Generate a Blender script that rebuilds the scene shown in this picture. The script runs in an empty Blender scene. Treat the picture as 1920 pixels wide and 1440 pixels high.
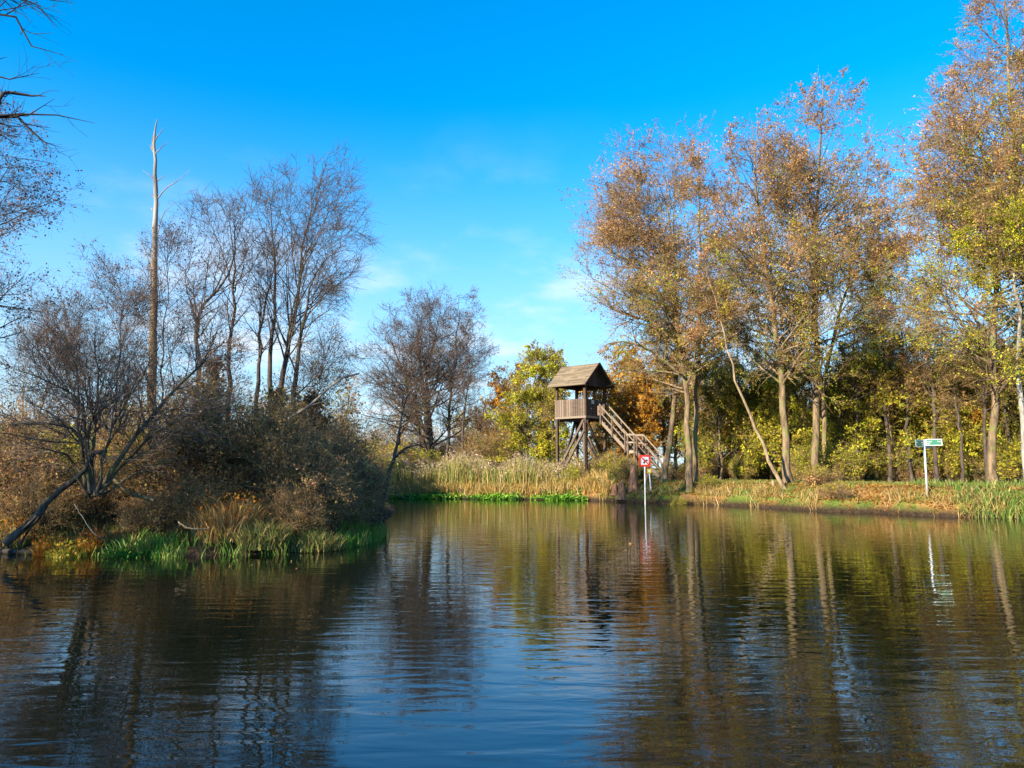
import bpy, math, random
import numpy as np
from mathutils import Vector

# ------------------------------------------------------------------ camera, sky, sun, exposure
sc = bpy.context.scene
COL = sc.collection
R = math.radians
F, PITCH, CH = 1400.0, 6.4, 2.0          # focal length in pixels of a 1920 wide frame, tilt up, eye height over water
cam_d = bpy.data.cameras.new("camera"); cam = bpy.data.objects.new("camera", cam_d); COL.objects.link(cam)
cam.location = (0, 0, CH); cam.rotation_euler = (R(90 + PITCH), 0, 0)
cam_d.sensor_width = 36.0; cam_d.lens = F / 1920 * 36; cam_d.clip_start = 0.05; cam_d.clip_end = 6000
sc.camera = cam

SUN_EL = 22.0
SUN_DIR = Vector((-0.72, -0.69, 0)).normalized() * math.cos(R(SUN_EL)); SUN_DIR.z = math.sin(R(SUN_EL))
sun_d = bpy.data.lights.new("sun", 'SUN'); sun_d.energy = 5.0; sun_d.angle = R(0.5); sun_d.color = (1.0, 0.88, 0.66)
sun = bpy.data.objects.new("sun", sun_d); COL.objects.link(sun)
sun.rotation_euler = SUN_DIR.to_track_quat('Z', 'Y').to_euler()
sun.location = (-30, -20, 40)

sc.view_settings.view_transform = 'Standard'; sc.view_settings.look = 'None'
sc.view_settings.exposure = 1.27; sc.view_settings.gamma = 1
sc.view_settings.use_curve_mapping = False
sc.cycles.max_bounces = 6; sc.cycles.diffuse_bounces = 2; sc.cycles.glossy_bounces = 3
sc.cycles.transmission_bounces = 3; sc.cycles.caustics_reflective = False; sc.cycles.caustics_refractive = False
sc.cycles.use_fast_gi = False

def build_world():
    w = bpy.data.worlds.new("World"); sc.world = w; w.use_nodes = True
    nt = w.node_tree; N = nt.nodes; L = nt.links; N.clear()
    out = N.new('ShaderNodeOutputWorld'); bg = N.new('ShaderNodeBackground'); bg.inputs[1].default_value = 0.105
    sky = N.new('ShaderNodeTexSky'); sky.sky_type = 'NISHITA'; sky.sun_disc = False
    sky.sun_elevation = R(SUN_EL); sky.sun_rotation = math.atan2(SUN_DIR.x, SUN_DIR.y)
    sky.air_density = 1.0; sky.dust_density = 0.25; sky.ozone_density = 2.0
    gm = N.new('ShaderNodeMix'); gm.data_type = 'RGBA'; gm.blend_type = 'MULTIPLY'; gm.inputs[0].default_value = 1
    gm.inputs[7].default_value = SKY_TINT
    L.new(sky.outputs[0], gm.inputs[6])
    hs = N.new('ShaderNodeHueSaturation'); hs.inputs['Saturation'].default_value = SKY_SAT; hs.inputs['Value'].default_value = SKY_VAL
    L.new(gm.outputs[2], hs.inputs['Color'])
    # thin clouds low in the sky: noise on a flat layer seen in perspective
    tc = N.new('ShaderNodeTexCoord'); sep = N.new('ShaderNodeSeparateXYZ'); L.new(tc.outputs['Generated'], sep.inputs[0])
    def math_(op, a, b=None, clamp=False):
        m = N.new('ShaderNodeMath'); m.operation = op; m.use_clamp = clamp
        for i, v in enumerate((a, b)):
            if v is None: continue
            if isinstance(v, (int, float)): m.inputs[i].default_value = v
            else: L.new(v, m.inputs[i])
        return m.outputs[0]
    z = sep.outputs['Z']
    zz = math_('ADD', math_('MAXIMUM', z, 0.0), 0.10)
    cx = math_('DIVIDE', sep.outputs['X'], zz); cy = math_('DIVIDE', sep.outputs['Y'], zz)
    cmb = N.new('ShaderNodeCombineXYZ'); L.new(cx, cmb.inputs[0]); L.new(math_('MULTIPLY', cy, 0.8), cmb.inputs[1])
    n1 = N.new('ShaderNodeTexNoise'); n1.inputs['Scale'].default_value = 1.25; n1.inputs['Detail'].default_value = 8; n1.inputs['Roughness'].default_value = 0.55
    L.new(cmb.outputs[0], n1.inputs['Vector'])
    ramp = N.new('ShaderNodeValToRGB'); ramp.color_ramp.elements[0].position = 0.47; ramp.color_ramp.elements[1].position = 0.66
    ramp.color_ramp.interpolation = 'EASE'
    L.new(n1.outputs['Fac'], ramp.inputs[0])
    low = N.new('ShaderNodeMapRange'); low.inputs[1].default_value = 0.46; low.inputs[2].default_value = 0.12; low.inputs[3].default_value = 0.0; low.inputs[4].default_value = 1.0
    low.interpolation_type = 'SMOOTHSTEP'
    L.new(z, low.inputs[0])
    fac = math_('MULTIPLY', ramp.outputs[0], low.outputs[0]); fac = math_('MULTIPLY', fac, 0.75, True)
    hz = N.new('ShaderNodeMapRange'); hz.interpolation_type = 'SMOOTHSTEP'; L.new(z, hz.inputs[0])      # paler air towards the horizon
    hz.inputs[1].default_value = 0.46; hz.inputs[2].default_value = 0.0; hz.inputs[3].default_value = 0.0; hz.inputs[4].default_value = 0.85
    mh = N.new('ShaderNodeMix'); mh.data_type = 'RGBA'; mh.inputs[7].default_value = (2.75, 3.5, 4.3, 1)
    L.new(hz.outputs[0], mh.inputs[0]); L.new(hs.outputs[0], mh.inputs[6])
    mx = N.new('ShaderNodeMix'); mx.data_type = 'RGBA'; mx.inputs[7].default_value = (4.2, 4.5, 4.9, 1)
    L.new(fac, mx.inputs[0]); L.new(mh.outputs[2], mx.inputs[6])
    L.new(mx.outputs[2], bg.inputs[0]); L.new(bg.outputs[0], out.inputs[0])
SKY_SAT, SKY_VAL, SKY_TINT = 1.28, 1.34, (0.60, 0.89, 1.05, 1)
build_world()

# ------------------------------------------------------------------ helpers
rng = np.random.default_rng(7)
CP, SP = math.cos(R(PITCH)), math.sin(R(PITCH))
def at(px, py, Y):
    """world point that stands at depth Y on the sight line through photo pixel (px, py)"""
    c = (720 - py) / F; dx = (px - 960) / F
    dy, dz = CP - c * SP, SP + c * CP
    t = Y / dy
    return np.array((dx * t, Y, CH + dz * t))
def on_water(px, py):
    c = (720 - py) / F; dx = (px - 960) / F
    dy, dz = CP - c * SP, SP + c * CP
    t = -CH / dz
    return (dx * t, dy * t)

def nrm(v, axis=-1):
    return v / np.maximum(np.linalg.norm(v, axis=axis, keepdims=True), 1e-9)

def tag(o, label=None, cat=None, group=None, kind=None):
    if label: o["label"] = label
    if cat: o["category"] = cat
    if group: o["group"] = group
    if kind: o["kind"] = kind
    return o
def empty(name, loc, rz=0.0):
    o = bpy.data.objects.new(name, None); COL.objects.link(o)
    o.location = loc; o.rotation_euler = (0, 0, rz); o.empty_display_size = 0.3
    return o
def link(name, me, mat, parent=None):
    o = bpy.data.objects.new(name, me); COL.objects.link(o)
    if mat: me.materials.append(mat)
    if parent: o.parent = parent
    return o

def mesh_np(name, V, faces_n, idx, smooth=True, col=None):
    """faces_n: verts per face (int); idx: flat index array"""
    me = bpy.data.meshes.new(name)
    V = np.ascontiguousarray(V, dtype=np.float32); idx = np.ascontiguousarray(idx.ravel(), dtype=np.int32)
    nf = len(idx) // faces_n
    me.vertices.add(len(V)); me.vertices.foreach_set('co', V.ravel())
    me.loops.add(len(idx)); me.loops.foreach_set('vertex_index', idx)
    me.polygons.add(nf); me.polygons.foreach_set('loop_start', np.arange(nf, dtype=np.int32) * faces_n)
    if smooth: me.polygons.foreach_set('use_smooth', np.ones(nf, dtype=bool))
    if col is not None:
        a = me.color_attributes.new('Col', 'FLOAT_COLOR', 'POINT')
        c4 = np.ones((len(V), 4), dtype=np.float32); c4[:, :3] = col
        a.data.foreach_set('color', c4.ravel())
    me.update(calc_edges=True)
    return me

def tube_arrays(P, Rd, S):
    """P (N,K,3) polylines, Rd (N,K) radii -> verts, quads"""
    N, K, _ = P.shape
    T = np.empty_like(P); T[:, 1:-1] = P[:, 2:] - P[:, :-2]; T[:, 0] = P[:, 1] - P[:, 0]; T[:, -1] = P[:, -1] - P[:, -2]
    T = nrm(T)
    ax = nrm(P[:, -1] - P[:, 0])
    ref = np.where(np.abs(ax[:, 2:3]) > 0.7, np.array([[1.0, 0.13, 0]]), np.array([[0.1, 0, 1.0]]))
    U = nrm(ref[:, None, :] - T * np.sum(ref[:, None, :] * T, -1, keepdims=True))
    W = np.cross(T, U)
    a = np.arange(S) * 2 * np.pi / S
    ring = U[:, :, None, :] * np.cos(a)[None, None, :, None] + W[:, :, None, :] * np.sin(a)[None, None, :, None]
    V = P[:, :, None, :] + ring * Rd[:, :, None, None]
    V = V.reshape(-1, 3)
    n = np.arange(N)[:, None, None] * K * S; k = np.arange(K - 1)[None, :, None] * S
    s = np.arange(S)[None, None, :]; s2 = (s + 1) % S
    q = np.stack([n + k + s, n + k + s2, n + k + S + s2, n + k + S + s], -1)
    return V, q.reshape(-1)
def join_tubes(lst):
    Vs, Qs, off = [], [], 0
    for P, Rd, S in lst:
        if len(P) == 0: continue
        V, q = tube_arrays(P, Rd, S); Vs.append(V); Qs.append(q + off); off += len(V)
    return np.concatenate(Vs), np.concatenate(Qs)

def resample(pts, K, wob=0.0, g=rng):
    pts = np.asarray(pts, float)
    d = np.r_[0, np.cumsum(np.linalg.norm(np.diff(pts, axis=0), axis=1))]
    # catmull-rom through the points
    u = np.linspace(0, d[-1], K); out = np.empty((K, 3))
    for i, t in enumerate(u):
        j = min(np.searchsorted(d, t, side='right') - 1, len(pts) - 2)
        h = (t - d[j]) / max(d[j + 1] - d[j], 1e-9)
        p0 = pts[max(j - 1, 0)]; p1 = pts[j]; p2 = pts[j + 1]; p3 = pts[min(j + 2, len(pts) - 1)]
        out[i] = 0.5 * ((2 * p1) + (-p0 + p2) * h + (2 * p0 - 5 * p1 + 4 * p2 - p3) * h * h + (-p0 + 3 * p1 - 3 * p2 + p3) * h ** 3)
    if wob:
        w = g.normal(0, wob, (K, 3)); w[0] = 0; w[:, 2] *= 0.2
        out += w
    return out

def spawn(P, Rd, n, t0, t1, ang, length, K, up=0.0, wob=0.12, rr=0.55, rmin=0.004, taper=0.25, g=rng, power=1.0, even=False, sidebias=None):
    """grow n children from the parent polylines; length(t, parent_len, parent_idx) -> metres"""
    N, Kp, _ = P.shape
    plen = np.sum(np.linalg.norm(np.diff(P, axis=1), axis=2), axis=1)
    if even: idx = np.arange(n) % N
    else: idx = g.choice(N, n, p=plen / plen.sum())
    t = t0 + (t1 - t0) * g.random(n) ** power
    f = t * (Kp - 1); i = np.minimum(f.astype(int), Kp - 2); h = (f - i)[:, None]
    pos = P[idx, i] * (1 - h) + P[idx, i + 1] * h
    rad = Rd[idx, i] * (1 - h[:, 0]) + Rd[idx, i + 1] * h[:, 0]
    tan = nrm(P[idx, i + 1] - P[idx, i])
    rnd = g.normal(0, 1, (n, 3))
    if sidebias is not None: rnd += np.asarray(sidebias)
    perp = nrm(rnd - tan * np.sum(rnd * tan, -1, keepdims=True))
    a = np.radians(g.uniform(ang[0], ang[1], n))[:, None]
    d = nrm(tan * np.cos(a) + perp * np.sin(a))
    Ln = length(t, plen[idx], idx) * g.uniform(0.7, 1.2, n)
    out = np.empty((n, K, 3)); out[:, 0] = pos
    step = (Ln / (K - 1))[:, None]
    for k in range(1, K):
        d = nrm(d + g.normal(0, wob, (n, 3)) + np.array([0, 0, up / (K - 1)]))
        out[:, k] = out[:, k - 1] + d * step
    r0 = np.maximum(rad * rr, rmin)
    rr_ = r0[:, None] * (1 - (1 - taper) * np.linspace(0, 1, K)[None, :])
    rr_ = np.maximum(rr_, rmin * 0.6)
    return out, rr_

class Clump:
    def __init__(s, g, scale):
        s.k = g.normal(0, 1, (5, 3)) * (2 * np.pi / scale) * 0.5; s.p = g.random(5) * 6.28
    def __call__(s, X):
        return np.sin(X @ s.k.T + s.p).sum(1) / 5 ** 0.5 / 0.75
def pick(pal, n, g):
    c = np.array([p[0] for p in pal], float); w = np.array([p[1] for p in pal], float)
    i = g.choice(len(pal), n, p=w / w.sum())
    return c[i] * g.uniform(0.75, 1.25, (n, 1))

def leaf_mesh(name, P, size, col, g=rng, aspect=0.55, flat=0.0, droop=0.0):
    """one small rhombus, slightly folded, per point"""
    n = len(P)
    a = nrm(g.normal(0, 1, (n, 3)) * np.array([1, 1, 1 - flat]) + np.array([0, 0, -droop]))
    b = g.normal(0, 1, (n, 3)) * np.array([1, 1, 1 - flat]); b = nrm(b - a * np.sum(a * b, -1, keepdims=True))
    s = (size * g.uniform(0.4, 1.5, n))[:, None]
    c = np.cross(a, b) * s * 0.12
    V = np.stack([P - a * s * .5, P + b * s * .5 * aspect + c, P + a * s * .5, P - b * s * .5 * aspect + c], 1).reshape(-1, 3)
    return mesh_np(name, V, 4, np.arange(n * 4), smooth=False, col=np.repeat(col, 4, axis=0))

def pts_along(P, n, t0, t1, jit, g):
    N, K, _ = P.shape
    idx = g.integers(0, N, n); f = g.uniform(t0, t1, n) * (K - 1); i = np.minimum(f.astype(int), K - 2); h = (f - i)[:, None]
    return P[idx, i] * (1 - h) + P[idx, i + 1] * h + g.normal(0, jit, (n, 3))

# ------------------------------------------------------------------ materials
def new_mat(name):
    m = bpy.data.materials.new(name); m.use_nodes = True
    nt = m.node_tree; b = nt.nodes['Principled BSDF']
    return m, nt, nt.nodes, nt.links, b
def bark_mat(name, c0, c1, moss=None, mossf=0.0, scale=6.0, rough=0.9, bump=0.6):
    m, nt, N, L, b = new_mat(name)
    tc = N.new('ShaderNodeTexCoord'); mp = N.new('ShaderNodeMapping'); mp.inputs['Scale'].default_value = (1, 1, 0.25)
    L.new(tc.outputs['Object'], mp.inputs[0])
    n = N.new('ShaderNodeTexNoise'); n.inputs['Scale'].default_value = scale; n.inputs['Detail'].default_value = 6; n.inputs['Roughness'].default_value = 0.65
    L.new(mp.outputs[0], n.inputs['Vector'])
    r = N.new('ShaderNodeValToRGB'); r.color_ramp.elements[0].position = 0.35; r.color_ramp.elements[1].position = 0.68
    r.color_ramp.elements[0].color = (*c0, 1); r.color_ramp.elements[1].color = (*c1, 1)
    L.new(n.outputs['Fac'], r.inputs[0]); src = r.outputs[0]
    if moss:
        n2 = N.new('ShaderNodeTexNoise'); n2.inputs['Scale'].default_value = 1.3; n2.inputs['Detail'].default_value = 4
        L.new(tc.outputs['Object'], n2.inputs['Vector'])
        r2 = N.new('ShaderNodeMapRange'); r2.inputs[1].default_value = 0.62 - mossf * 0.25; r2.inputs[2].default_value = 0.72 - mossf * 0.2
        L.new(n2.outputs['Fac'], r2.inputs[0])
        mx = N.new('ShaderNodeMix'); mx.data_type = 'RGBA'; L.new(r2.outputs[0], mx.inputs[0]); L.new(src, mx.inputs[6]); mx.inputs[7].default_value = (*moss, 1)
        src = mx.outputs[2]
    L.new(src, b.inputs['Base Color']); b.inputs['Roughness'].default_value = rough
    b.inputs['Specular IOR Level'].default_value = 0.25
    bp = N.new('ShaderNodeBump'); bp.inputs['Strength'].default_value = bump; bp.inputs['Distance'].default_value = 0.03
    L.new(n.outputs['Fac'], bp.inputs['Height']); L.new(bp.outputs[0], b.inputs['Normal'])
    return m
def leaf_mat(name, trans=0.35, gloss=0.25):
    m = bpy.data.materials.new(name); m.use_nodes = True
    nt = m.node_tree; N = nt.nodes; L = nt.links; N.clear()
    out = N.new('ShaderNodeOutputMaterial'); at_ = N.new('ShaderNodeAttribute'); at_.attribute_name = 'Col'
    d = N.new('ShaderNodeBsdfPrincipled'); d.inputs['Roughness'].default_value = 0.55; d.inputs['Specular IOR Level'].default_value = gloss
    t = N.new('ShaderNodeBsdfTranslucent'); mx = N.new('ShaderNodeMixShader'); mx.inputs[0].default_value = trans
    L.new(at_.outputs['Color'], d.inputs['Base Color']); L.new(at_.outputs['Color'], t.inputs['Color'])
    L.new(d.outputs[0], mx.inputs[1]); L.new(t.outputs[0], mx.inputs[2]); L.new(mx.outputs[0], out.inputs[0])
    return m
def paint_mat(name, c, rough=0.5, var=0.25, metal=0.0, scale=9.0):
    m, nt, N, L, b = new_mat(name)
    tc = N.new('ShaderNodeTexCoord'); n = N.new('ShaderNodeTexNoise'); n.inputs['Scale'].default_value = scale; n.inputs['Detail'].default_value = 5
    L.new(tc.outputs['Object'], n.inputs['Vector'])
    mx = N.new('ShaderNodeMix'); mx.data_type = 'RGBA'; L.new(n.outputs['Fac'], mx.inputs[0])
    mx.inputs[6].default_value = (*[x * (1 - var) for x in c], 1); mx.inputs[7].default_value = (*[min(x * (1 + var), 1) for x in c], 1)
    L.new(mx.outputs[2], b.inputs['Base Color']); b.inputs['Roughness'].default_value = rough; b.inputs['Metallic'].default_value = metal
    return m
def wood_mat(name, c0, c1, grain=(1, 1, 14)):
    """weathered timber, streaked along the plank; colour shifts from plank to plank"""
    m, nt, N, L, b = new_mat(name)
    tc = N.new('ShaderNodeTexCoord'); mp = N.new('ShaderNodeMapping'); mp.inputs['Scale'].default_value = grain
    L.new(tc.outputs['Object'], mp.inputs[0])
    n = N.new('ShaderNodeTexNoise'); n.inputs['Scale'].default_value = 3; n.inputs['Detail'].default_value = 6; n.inputs['Roughness'].default_value = 0.6
    L.new(mp.outputs[0], n.inputs['Vector'])
    gi = N.new('ShaderNodeNewGeometry')
    ad = N.new('ShaderNodeMath'); ad.operation = 'MULTIPLY_ADD'; ad.inputs[1].default_value = 0.55; L.new(gi.outputs['Random Per Island'], ad.inputs[0]); L.new(n.outputs['Fac'], ad.inputs[2])
    r = N.new('ShaderNodeValToRGB'); r.color_ramp.elements[0].position = 0.35; r.color_ramp.elements[1].position = 1.1
    r.color_ramp.elements[0].color = (*c0, 1); r.color_ramp.elements[1].color = (*c1, 1)
    L.new(ad.outputs[0], r.inputs[0]); L.new(r.outputs[0], b.inputs['Base Color']); b.inputs['Roughness'].default_value = 0.85
    b.inputs['Specular IOR Level'].default_value = 0.2
    bp = N.new('ShaderNodeBump'); bp.inputs['Strength'].default_value = 0.4; bp.inputs['Distance'].default_value = 0.01
    L.new(n.outputs['Fac'], bp.inputs['Height']); L.new(bp.outputs[0], b.inputs['Normal'])
    return m

M = {}
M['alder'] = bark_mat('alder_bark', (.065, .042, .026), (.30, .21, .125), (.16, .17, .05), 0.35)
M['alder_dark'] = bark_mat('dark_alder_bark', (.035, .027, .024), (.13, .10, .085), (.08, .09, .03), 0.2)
M['twig'] = bark_mat('twig_bark', (.18, .11, .05), (.46, .31, .14), scale=3, bump=0.0)
M['twig_dark'] = bark_mat('dark_twig_bark', (.065, .045, .038), (.22, .155, .12), scale=3, bump=0.0)
M['pale'] = bark_mat('pale_bark', (.16, .11, .065), (.42, .31, .19), (.2, .2, .08), 0.1)
M['birch'] = bark_mat('birch_bark', (.08, .07, .06), (.46, .43, .38), scale=5)
M['snag'] = bark_mat('dead_bare_wood', (.13, .105, .09), (.40, .36, .32), scale=3)
M['snagbark'] = bark_mat('flaking_bark', (.09, .06, .035), (.36, .27, .17), scale=3)
M['stump'] = bark_mat('red_brown_bark', (.10, .05, .03), (.38, .20, .12), scale=7)
M['willow'] = bark_mat('willow_bark', (.040, .032, .024), (.17, .14, .095), (.12, .13, .04), 0.3)
M['shadebark'] = bark_mat('black_bark', (.018, .015, .016), (.055, .045, .045), scale=4)  # near-black colour stands in for the shade on the overhanging tree
M['log'] = bark_mat('wet_log_bark', (.020, .016, .013), (.10, .085, .07), scale=8)
M['leaf'] = leaf_mat('autumn_leaf', 0.45, 0.15)
M['grass'] = leaf_mat('grass_blade', 0.3)
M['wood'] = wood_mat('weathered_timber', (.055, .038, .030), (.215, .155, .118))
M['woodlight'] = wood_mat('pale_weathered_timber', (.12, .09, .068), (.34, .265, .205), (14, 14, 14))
M['wooddark'] = wood_mat('dark_stained_timber', (.045, .028, .022), (.13, .085, .065), (1, 1, 14))  # dark-brown timber; on the side panel and gable it also paints in shade
M['shingle'] = wood_mat('shingle_roof_wood', (.10, .075, .05), (.235, .18, .12), (3, 14, 14))
M['white'] = paint_mat('white_paint', (.78, .78, .76), 0.4, 0.06)
M['red'] = paint_mat('red_sign_paint', (.72, .035, .012), 0.4, 0.06)
M['black'] = paint_mat('black_sign_paint', (.012, .012, .014), 0.5, 0.1)
M['green'] = paint_mat('green_sign_paint', (.004, .15, .085), 0.4, 0.08)
M['galv'] = paint_mat('galvanised_steel', (.55, .57, .60), 0.45, 0.12, 0.3)
M['yellow'] = paint_mat('yellow_paint', (.75, .52, .02), 0.5, 0.08)

def ground_mat():
    m, nt, N, L, b = new_mat('leaf_strewn_soil')
    geo = N.new('ShaderNodeNewGeometry'); sep = N.new('ShaderNodeSeparateXYZ'); L.new(geo.outputs['Position'], sep.inputs[0])
    def noise(s, d=6, r=0.6):
        n = N.new('ShaderNodeTexNoise'); n.inputs['Scale'].default_value = s; n.inputs['Detail'].default_value = d; n.inputs['Roughness'].default_value = r
        L.new(geo.outputs['Position'], n.inputs['Vector']); return n.outputs['Fac']
    def ramp(f, els):
        r = N.new('ShaderNodeValToRGB'); cr = r.color_ramp
        while len(cr.elements) < len(els): cr.elements.new(0.5)
        for e, (p, c) in zip(cr.elements, els): e.position = p; e.color = (*c, 1)
        L.new(f, r.inputs[0]); return r.outputs[0]
    def mix(f, a, b_):
        x = N.new('ShaderNodeMix'); x.data_type = 'RGBA'; L.new(f, x.inputs[0]); L.new(a, x.inputs[6]); L.new(b_, x.inputs[7]); return x.outputs[2]
    litter = ramp(noise(22, 3), [(0.32, (.10, .05, .02)), (0.5, (.30, .16, .055)), (0.7, (.42, .26, .09))])
    grass = ramp(noise(14, 5), [(0.3, (.05, .09, .015)), (0.7, (.17, .22, .04))])
    f1 = ramp(noise(0.55, 5), [(0.44, (0, 0, 0)), (0.56, (1, 1, 1))])
    soil = ramp(noise(8), [(0.3, (.018, .012, .008)), (0.7, (.07, .045, .028))])
    mr = N.new('ShaderNodeMapRange'); mr.inputs[1].default_value = 0.10; mr.inputs[2].default_value = 0.42; L.new(sep.outputs['Z'], mr.inputs[0])
    c = mix(mr.outputs[0], soil, mix(f1, litter, grass))
    L.new(c, b.inputs['Base Color']); b.inputs['Roughness'].default_value = 0.95; b.inputs['Specular IOR Level'].default_value = 0.1
    bp = N.new('ShaderNodeBump'); bp.inputs['Strength'].default_value = 0.8; bp.inputs['Distance'].default_value = 0.06
    L.new(noise(9, 8, 0.7), bp.inputs['Height']); L.new(bp.outputs[0], b.inputs['Normal'])
    return m

def water_mat():
    m, nt, N, L, b = new_mat('river_water')
    b.inputs['Base Color'].default_value = (.004, .006, .003, 1); b.inputs['Roughness'].default_value = 0.0
    b.inputs['Specular Tint'].default_value = (.60, .82, 1, 1); b.inputs['IOR'].default_value = 1.56; b.inputs['Specular IOR Level'].default_value = 0.5
    geo = N.new('ShaderNodeNewGeometry')
    def noise(sc_, s, d, r, dist=0.0, rot=0.0):
        mp = N.new('ShaderNodeMapping'); mp.inputs['Scale'].default_value = sc_; mp.inputs['Rotation'].default_value = (0, 0, rot)
        L.new(geo.outputs['Position'], mp.inputs[0])
        n = N.new('ShaderNodeTexNoise'); n.inputs['Scale'].default_value = s; n.inputs['Detail'].default_value = d
        n.inputs['Roughness'].default_value = r; n.inputs['Distortion'].default_value = dist
        L.new(mp.outputs[0], n.inputs['Vector']); return n.outputs['Fac']
    def mth(op, a, b_):
        x = N.new('ShaderNodeMath'); x.operation = op
        for i, v in enumerate((a, b_)):
            if isinstance(v, (int, float)): x.inputs[i].default_value = v
            else: L.new(v, x.inputs[i])
        return x.outputs[0]
    # calm in places, ruffled in others
    patch = N.new('ShaderNodeMapRange'); patch.inputs[1].default_value = 0.38; patch.inputs[2].default_value = 0.66
    patch.inputs[3].default_value = 0.16; patch.inputs[4].default_value = 1.15
    L.new(noise((1, .6, 1), 0.16, 2, 0.5), patch.inputs[0])
    swell = noise((0.26, 1, 1), 3.6, 1.5, 0.45, 0.5, R(6))
    rip = noise((0.34, 1, 1), 5.5, 2, 0.45, 0.6, R(-9))
    fine = noise((0.5, 1, 1), 13, 2, 0.5, 0.3)
    h = mth('ADD', mth('MULTIPLY', swell, 0.0095), mth('MULTIPLY', mth('MULTIPLY', rip, patch.outputs[0]), 0.0085))
    h = mth('ADD', h, mth('MULTIPLY', mth('MULTIPLY', fine, patch.outputs[0]), 0.0009))
    bp = N.new('ShaderNodeBump'); bp.inputs['Strength'].default_value = 1.0; bp.inputs['Distance'].default_value = WAVE
    L.new(h, bp.inputs['Height']); L.new(bp.outputs[0], b.inputs['Normal'])
    return m
WAVE = 0.8

# ------------------------------------------------------------------ terrain
FAR = [on_water(735, 934), on_water(900, 936), on_water(1090, 938), on_water(1180, 942), on_water(1300, 946), on_water(1400, 950),
       on_water(1450, 953), on_water(1560, 960), on_water(1640, 962), on_water(1700, 966), on_water(1800, 970), on_water(1920, 973)]
FAR = [(-30, 60), (-16, 52)] + FAR + [(24, 26), (28, 18), (30, 8), (32, -60)] + [(3000, -60), (3000, 3000), (-3000, 3000), (-3000, 60)]
ISL = [on_water(0, 1036), on_water(120, 1040), on_water(260, 1040), on_water(350, 1046), on_water(480, 1040), on_water(600, 1033), on_water(690, 1016),
       on_water(700, 1000), on_water(690, 985), on_water(735, 970), on_water(745, 958), on_water(738, 948), (-8.5, 46), (-12, 54), (-30, 62), (-3000, 62), (-3000, -60), (-16, -60), (-15, 0), (-13.2, 10), (-12.9, 14)]
def sdist(poly, X, Y):
    """signed distance, positive inside"""
    p = np.array(poly, float); d = np.full(X.shape, 1e9); ins = np.zeros(X.shape, bool)
    for i in range(len(p)):
        a, b = p[i], p[(i + 1) % len(p)]; e = b - a
        t = np.clip(((X - a[0]) * e[0] + (Y - a[1]) * e[1]) / (e @ e), 0, 1)
        d = np.minimum(d, np.hypot(X - a[0] - t * e[0], Y - a[1] - t * e[1]))
        c = (a[1] > Y) != (b[1] > Y)
        with np.errstate(divide='ignore', invalid='ignore'):
            xi = a[0] + (Y - a[1]) * e[0] / (e[1] if e[1] else 1e-9)
        ins ^= c & (X < xi)
    return np.where(ins, d, -d)
def sstep(x, a, b):
    t = np.clip((x - a) / (b - a), 0, 1); return t * t * (3 - 2 * t)
def nz(X, Y):
    return (np.sin(X * 1.7 + Y * .6) + np.sin(Y * 2.1 - X * .8 + 1) + np.sin(X * 4.1 + 2 * np.sin(Y * 1.9)) * .6 + np.sin(Y * 5.3 + X * 2.9) * .5) / 3
def ground_z(X, Y):
    X = np.asarray(X, float); Y = np.asarray(Y, float)
    n = nz(X, Y)
    df = sdist(FAR, X, Y) + n * 0.22 + nz(X * 2.7 + 5, Y * 2.3) * 0.16; di = sdist(ISL, X, Y) + n * 0.18
    top = 0.45 + 0.70 * sstep(X, 1.5, 4.8)             # the right bank is higher than the reed bank
    hf = np.where(df < 0, np.maximum(df * 0.8, -1.4), top * (0.45 * sstep(df, 0, 0.35) + 0.55 * sstep(df, 0.25, 2.0)) + 0.05 * n * sstep(df, 0.2, 1.5))
    hi = np.where(di < 0, np.maximum(di * 0.8, -1.4), 0.18 * sstep(di, 0, 0.5) + 0.45 * sstep(di, 0.4, 4) + 0.05 * n)
    return np.maximum(hf, hi)
def gz(x, y): return float(ground_z(np.array([x]), np.array([y]))[0])

def axis(lo, hi, step, outer):
    fine = np.arange(lo, hi + step, step)
    a = [lo - (1.25 ** k) * 1.0 * k for k in range(1, outer)]; b = [fine[-1] + (1.25 ** k) * 1.0 * k for k in range(1, outer)]
    return np.array(sorted(a) + list(fine) + b)
gx = axis(-24, 32, 0.25, 22); gy = axis(8, 62, 0.25, 22)
GX, GY = np.meshgrid(gx, gy)
GZ = ground_z(GX, GY)
V = np.stack([GX.ravel(), GY.ravel(), GZ.ravel()], 1)
ny, nx = GX.shape; jj, ii = np.meshgrid(np.arange(ny - 1), np.arange(nx - 1), indexing='ij'); q0 = jj * nx + ii
Q = np.stack([q0, q0 + 1, q0 + nx + 1, q0 + nx], -1).reshape(-1)
ground = link('ground', mesh_np('ground', V, 4, Q), ground_mat()); tag(ground, kind='structure')
wv = np.array([(-1500, -1500, 0), (1500, -1500, 0), (1500, 1500, 0), (-1500, 1500, 0)], float)
water = link('water', mesh_np('water', wv, 4, np.arange(4), smooth=False), water_mat()); tag(water, kind='structure')

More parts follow.
